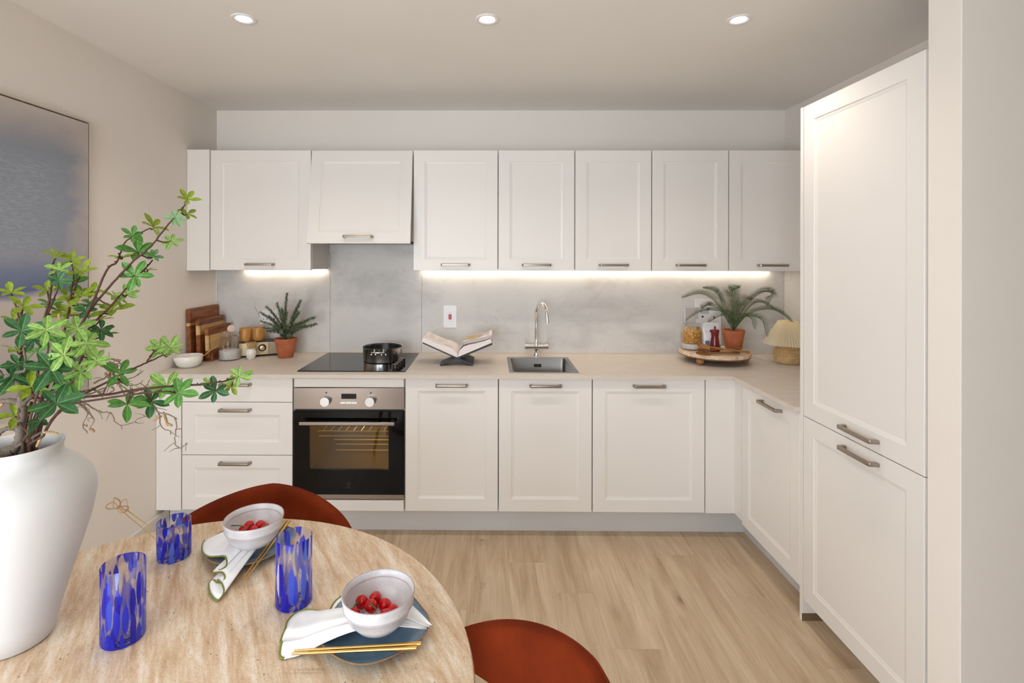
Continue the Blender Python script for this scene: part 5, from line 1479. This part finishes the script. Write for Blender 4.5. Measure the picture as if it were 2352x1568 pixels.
obj('lid', lathe([(0, .142), (.038, .142), (.041, .149), (.050, .151), (.047, .157), (.02, .161), (0, .162)], 36), M['glass'], t, True)

t = thing('foil_pouch', 'white stand-up pouch behind the red bottle on the tray', 'pouch', (1.340, 3.130, ZTR))
bm = bmesh.new()
rows = [(0, .052, .027), (.02, .0535, .026), (.06, .0545, .022), (.10, .0545, .016), (.125, .0535, .009), (.135, .053, .004), (.140, .0525, .0035), (.152, .050, .0022), (.163, .040, .0018)]
RV = []
for z, w, d in rows:
    RV.append([bm.verts.new((w * math.cos(2 * PI * k / 28) * (abs(math.cos(2 * PI * k / 28)) ** -.35 if abs(math.cos(2 * PI * k / 28)) > .05 else 1), d * math.sin(2 * PI * k / 28) + .0012 * math.sin(z * 260 + k), z + .0006)) for k in range(28)])
for a, b in zip(RV[:-1], RV[1:]):
    for i in range(28):
        j = (i + 1) % 28; bm.faces.new((a[i], a[j], b[j], b[i]))
bm.faces.new(RV[0]); bm.faces.new(RV[-1])
pc = obj('bag', bm, M['pouch'], t, True, math.radians(50))
text_mesh('Water', .0125, M['faint_print'], 'script_print', t, (-.032, -.0225, .108), (PI / 2 - .18, 0, 0))
obj('printed_patch', box(-.047, -.022, -.0288, -.0282, .022, .058), M['grey_blue_ink'], t)
obj('printed_patch', box(.030, .046, -.0282, -.0276, .004, .034), M['grey_blue_ink'], t)

t = thing('oil_bottle', 'oxblood red glazed bottle with little spout on the tray', 'bottle', (1.326, 3.046, ZTR))
bm = lathe([(0, .0005), (.0265, .0005), (.028, .003), (.0275, .03), (.0225, .07), (.0195, .095), (.0215, .112), (.0245, .124), (.0245, .130), (.018, .1335), (.006, .134), (.005, .138), (.0058, .146), (.0052, .152), (0, .154)], 40)
obj('vessel', bm, M['red_glaze'], t, True, math.radians(70))
obj('spout', tube([(-.016, 0, .118), (-.030, -.002, .1285)], [.0075, .0042], 14), M['red_glaze'], t, True)

def spoon(p_head, p_end, head_l, head_w, label, m, roll=0.0, depth=.010):
    t = thing('wooden_spoon', label, 'spoon', p_head, 0, 'wooden spoons on the tray')
    d = Vector(p_end) - Vector(p_head); Lg = d.length; d.normalize()
    side = Vector((0, 0, 1)).cross(d).normalized(); nz = d.cross(side).normalized()
    Mx = Matrix(((d.x, side.x, nz.x, 0), (d.y, side.y, nz.y, 0), (d.z, side.z, nz.z, 0), (0, 0, 0, 1))) @ RX(roll)
    bm = bmesh.new(); rings = []; n1, n2 = 14, 28
    up, dn = [], []
    for i in range(n1 + 1):       # bowl: two shells
        u = i / n1; r = head_w * math.sqrt(max(0, 1 - (2 * u - 1) ** 2)) ** .9
        A_, B_ = [], []
        for k in range(9):
            v = -1 + 2 * k / 8
            q = (1 - v * v) * max(0, 1 - (2 * u - 1) ** 2)
            A_.append(bm.verts.new((-head_l / 2 + head_l * u, r * v, .004 - depth * q)))
            B_.append(bm.verts.new((-head_l / 2 + head_l * u, r * v * 1.03, .002 - (depth + .004) * q ** .8)))
        up.append(A_); dn.append(B_)
    for S in (up, dn):
        for a, b in zip(S[:-1], S[1:]):
            for k in range(8): bm.faces.new((a[k], a[k + 1], b[k + 1], b[k]))
    for a, b in zip(range(n1), range(1, n1 + 1)):
        for k in (0, 8):
            bm.faces.new((up[a][k], up[b][k], dn[b][k], dn[a][k]))
    bmesh.ops.remove_doubles(bm, verts=bm.verts, dist=1e-5)
    bmesh.ops.transform(bm, matrix=Mx, verts=bm.verts)
    obj('bowl', bm, m, t, True, math.radians(60))
    bm = tube([(head_l / 2 - .012, 0, .001), (head_l / 2 + .01, 0, .002), (Lg * .6, 0, .002), (Lg - .003, 0, 0), (Lg, 0, 0)], [.004, .0055, .0062, .0088, .0078], 14, flat=.75)
    bmesh.ops.transform(bm, matrix=Mx, verts=bm.verts)
    obj('handle', bm, m, t, True, math.radians(60))
spoon((1.227, 2.972, ZTR + .046), (1.492, 2.972, ZTR + .012), .070, .026, 'topmost wooden spoon lying across the others on the tray', M['spoon_wood'], .35)
spoon((1.236, 2.992, ZTR + .019), (1.470, 3.030, ZTR + .024), .074, .028, 'darker deep wooden spoon in the middle of the spoon pile', M['spoon_wood_dark'], .15, .016)
spoon((1.218, 2.950, ZTR + .010), (1.440, 2.985, ZTR + .010), .090, .024, 'flattest wooden spoon lying on the tray at the bottom', M['spoon_wood_dark'], .25, .006)

# cards leaning against the splashback
t = thing('line_art_card', 'white card printed with black lines and dots behind the fern', 'card', (1.405, YB - .034, ZW + .0005))
bm = box(-.082, .082, -.002, .002, 0, .355, .0008); bmesh.ops.rotate(bm, verts=bm.verts, cent=(0, 0, 0), matrix=Matrix.Rotation(-.055, 3, 'X'))
obj('sheet', bm, M['white_plastic'], t)
bm = bmesh.new()
for k in range(3): add_box(bm, -.054, .004, -.0032, -.0021, .264 + .0085 * k, .2665 + .0085 * k)
for dx, dz in ((-.036, .243), (.038, .238), (.002, .292)): add_lathe(bm, [(0, 0), (.0065, 0), (.0065, .001), (0, .001)], 16, T(dx, -.0021, dz) @ RX(PI / 2))
bmesh.ops.rotate(bm, verts=bm.verts, cent=(0, 0, 0), matrix=Matrix.Rotation(-.055, 3, 'X'))
obj('print', bm, M['black_ink'], t)
t = thing('spiral_card', 'pale grey framed card with spiral relief left of white card', 'card', (1.300, YB - .0205, ZW + .0005))
bm = box(-.045, .045, -.003, .001, 0, .305, .0008); obj('sheet', bm, M['card_grey'], t)
bm = bmesh.new()
for xa, xb, za, zb in ((-.047, .047, .302, .307), (-.047, -.0425, 0, .302), (.0425, .047, 0, .302)): add_box(bm, xa, xb, -.005, .001, za, zb)
obj('frame', bm, M['white_plastic'], t)
pts = []
for i in range(60):
    a = i / 59 * 2 * PI * 2.6; r = .004 + .018 * i / 59
    pts.append((.000 + r * math.cos(a), -.0035, .222 + r * math.sin(a)))
obj('spiral', tube(pts, .0013, 6), M['white_plastic'], t, True)
t = thing('dark_bottle', 'dark glass bottle half hidden behind pasta jar and pouch', 'bottle', (1.298, 3.222, ZTR))
obj('vessel', lathe([(0, .0005), (.024, .0005), (.025, .003), (.025, .08), (.022, .092), (.010, .104), (.0095, .118), (.011, .119), (.011, .126), (0, .126)], 28), M['black_plastic'], t, True)

# fern
FP = (1.492, 3.165, ZTR)
t = pot('potted_fern', 'dark green fern in a terracotta pot on the round tray', *FP, .046, .066, .116, 'plant')
rf = random.Random(8)
def frond(pts, w, m):
    P = smooth_pts([Vector(p) - Vector(FP) for p in pts], 16)
    bm = bmesh.new(); add_tube(bm, P, [.0018, .0005], 5)
    n = len(P)
    L = sum((P[i + 1] - P[i]).length for i in range(n - 1))
    cnt = int(L / .0060)
    for i in range(cnt):
        f = .10 + .90 * i / cnt
        k = min(n - 2, int(f * (n - 1))); p = P[k].lerp(P[k + 1], f * (n - 1) - k)
        d = (P[k + 1] - P[k]).normalized()
        side = d.cross(Vector((0, 0, 1)))
        if side.length < .05: side = d.cross(Vector((0, 1, 0)))
        side.normalize(); upv = side.cross(d).normalized()
        ln = w * (math.sin(PI * min(1, f * .93 + .06)) ** .6) * rf.uniform(.88, 1.1)
        for s in (-1, 1):
            q = p + (side * s * .75 + d * .45 + upv * .60).normalized() * ln
            m_ = p.lerp(q, .5) + upv * .003
            wv = d * .0010
            bm.faces.new([bm.verts.new(p - wv), bm.verts.new(p + wv), bm.verts.new(m_ + wv * 1.1), bm.verts.new(q), bm.verts.new(m_ - wv * 1.1)])
    obj('frond', bm, m, t)
b0 = (1.492, 3.165, ZTR + .110)
F1, F2 = M['fern'], M['fern_dark']
frond([b0, (1.40, 3.17, 1.215), (1.29, 3.15, 1.285), (1.161, 3.13, 1.262)], 0.0620, F1)
frond([b0, (1.44, 3.20, 1.22), (1.40, 3.22, 1.295), (1.325, 3.22, 1.318)], 0.0584, F1)
frond([b0, (1.495, 3.19, 1.22), (1.505, 3.20, 1.30), (1.53, 3.16, 1.325)], 0.0729, F1)
frond([b0, (1.48, 3.14, 1.21), (1.465, 3.10, 1.30), (1.45, 3.06, 1.32)], 0.0620, F1)
frond([b0, (1.56, 3.15, 1.215), (1.640, 3.12, 1.295), (1.688, 3.10, 1.290), (1.662, 3.09, 1.212)], 0.0620, F2)
frond([b0, (1.57, 3.17, 1.18), (1.65, 3.17, 1.235), (1.735, 3.13, 1.190)], 0.0401, F2)
frond([b0, (1.56, 3.12, 1.165), (1.66, 3.08, 1.200), (1.73, 3.05, 1.170), (1.795, 3.03, 1.095)], 0.0474, F1)
frond([b0, (1.43, 3.10, 1.165), (1.33, 3.06, 1.195), (1.24, 3.04, 1.190), (1.147, 3.03, 1.135)], 0.0438, F1)
frond([b0, (1.44, 3.10, 1.150), (1.36, 3.04, 1.165), (1.272, 3.01, 1.130)], 0.0511, F1)
frond([b0, (1.53, 3.09, 1.155), (1.585, 3.02, 1.145), (1.602, 2.99, 1.050)], 0.0474, F1)
frond([b0, (1.51, 3.09, 1.150), (1.535, 3.04, 1.150), (1.541, 3.01, 1.090)], 0.0401, F1)
frond([b0, (1.47, 3.09, 1.150), (1.44, 3.03, 1.165), (1.42, 2.99, 1.14)], 0.0547, F1)
frond([b0, (1.49, 3.13, 1.16), (1.495, 3.09, 1.22), (1.50, 3.04, 1.23)], 0.0657, F1)
frond([b0, (1.54, 3.19, 1.19), (1.60, 3.22, 1.25), (1.63, 3.23, 1.24)], 0.0547, F2)
frond([b0, (1.42, 3.19, 1.18), (1.36, 3.21, 1.21), (1.31, 3.20, 1.19)], 0.0547, F2)

# ------------------------------------------------------------------ table lamp
LX, LY = 1.766, 3.065
t = thing('table_lamp', 'small wicker table lamp with pleated cream shade in the corner', 'lamp', (LX, LY, ZW))
bm = bmesh.new()
def wick(z): 
    u = (z - .002) / .098
    return .050 + .026 * math.sin(PI * (u * .92 + .05)) ** .8 - .012 * max(0, u - .75) * 4 * .6
for k in range(20):
    z = .004 + .0048 * k
    pts = []
    ns = 34
    for i in range(ns):
        a = 2 * PI * i / ns
        r = wick(z) + .0032 * math.cos(PI * i + PI * k)
        pts.append((r * math.cos(a), r * math.sin(a), z))
    pts.append(pts[0]); pts.append(pts[1])
    add_tube(bm, smooth_pts(pts, 3), .0026, 5, cap=False)
M['wicker'] = wood('wicker_cane', [(.3, srgb(212, 172, 116)), (.6, srgb(236, 204, 154)), (.8, srgb(246, 222, 180))], (14, 14, 40))
obj('woven_base', bm, M['wicker'], t, True)
obj('inner_form', lathe([(0, .001)] + [(wick(.002 + .0098 * k) - .003, .001 + .0098 * k) for k in range(11)] + [(0, .1)], 36), M['tray_wood'], t, True)
obj('stem', tube([(0, 0, .099), (0, 0, .150)], .006, 12), M['gold'], t, True)
bm = bmesh.new(); NP = 52
ringA, ringB = [], []
for i in range(NP * 2):
    a = PI * i / NP; k = .0045 if i % 2 else -.0045
    ringA.append(bm.verts.new(((.130 + k) * math.cos(a), (.130 + k) * math.sin(a), .112 + (.0015 if i % 2 else 0))))
    ringB.append(bm.verts.new(((.050 + k * .6) * math.cos(a), (.050 + k * .6) * math.sin(a), .250)))
for i in range(NP * 2):
    j = (i + 1) % (NP * 2); bm.faces.new((ringA[i], ringA[j], ringB[j], ringB[i]))
sm = NT('pleated_cream_fabric'); fz = sm.noise(sm.coord('Object'), 200, 2)
sm.col(sm.ramp(fz, [(.3, srgb(226, 214, 184)), (.7, srgb(238, 228, 202))])); sm.set(Roughness=.85)
tl = sm.n('ShaderNodeBsdfTranslucent'); tl.inputs[0].default_value = srgb(240, 226, 192)
mx = sm.n('ShaderNodeMixShader'); mx.inputs[0].default_value = .35
sm.l(sm.b.outputs[0], mx.inputs[1]); sm.l(tl.outputs[0], mx.inputs[2]); sm.l(mx.outputs[0], sm.out.inputs[0])
obj('shade', bm, sm.m, t)
obj('bulb', lathe([(0, .150), (.010, .152), (.012, .165), (.022, .185), (.020, .202), (.010, .212), (0, .214)], 24), M['white_plastic'], t, True)
d = bpy.data.lights.new('lamp_bulb', 'POINT'); d.energy = .07; d.color = (1, .80, .55); d.shadow_soft_size = .03
l = bpy.data.objects.new('lamp_bulb', d); l.location = (0, 0, .228); link(l, t)
obj('flex', tube(smooth_pts([(-.070, .03, .003), (-.105, .075, .0025), (-.115, .13, .0025), (-.125, .20, .0025), (-.13, .262, .02)], 6), .0018, 6), M['cord'], t, True)
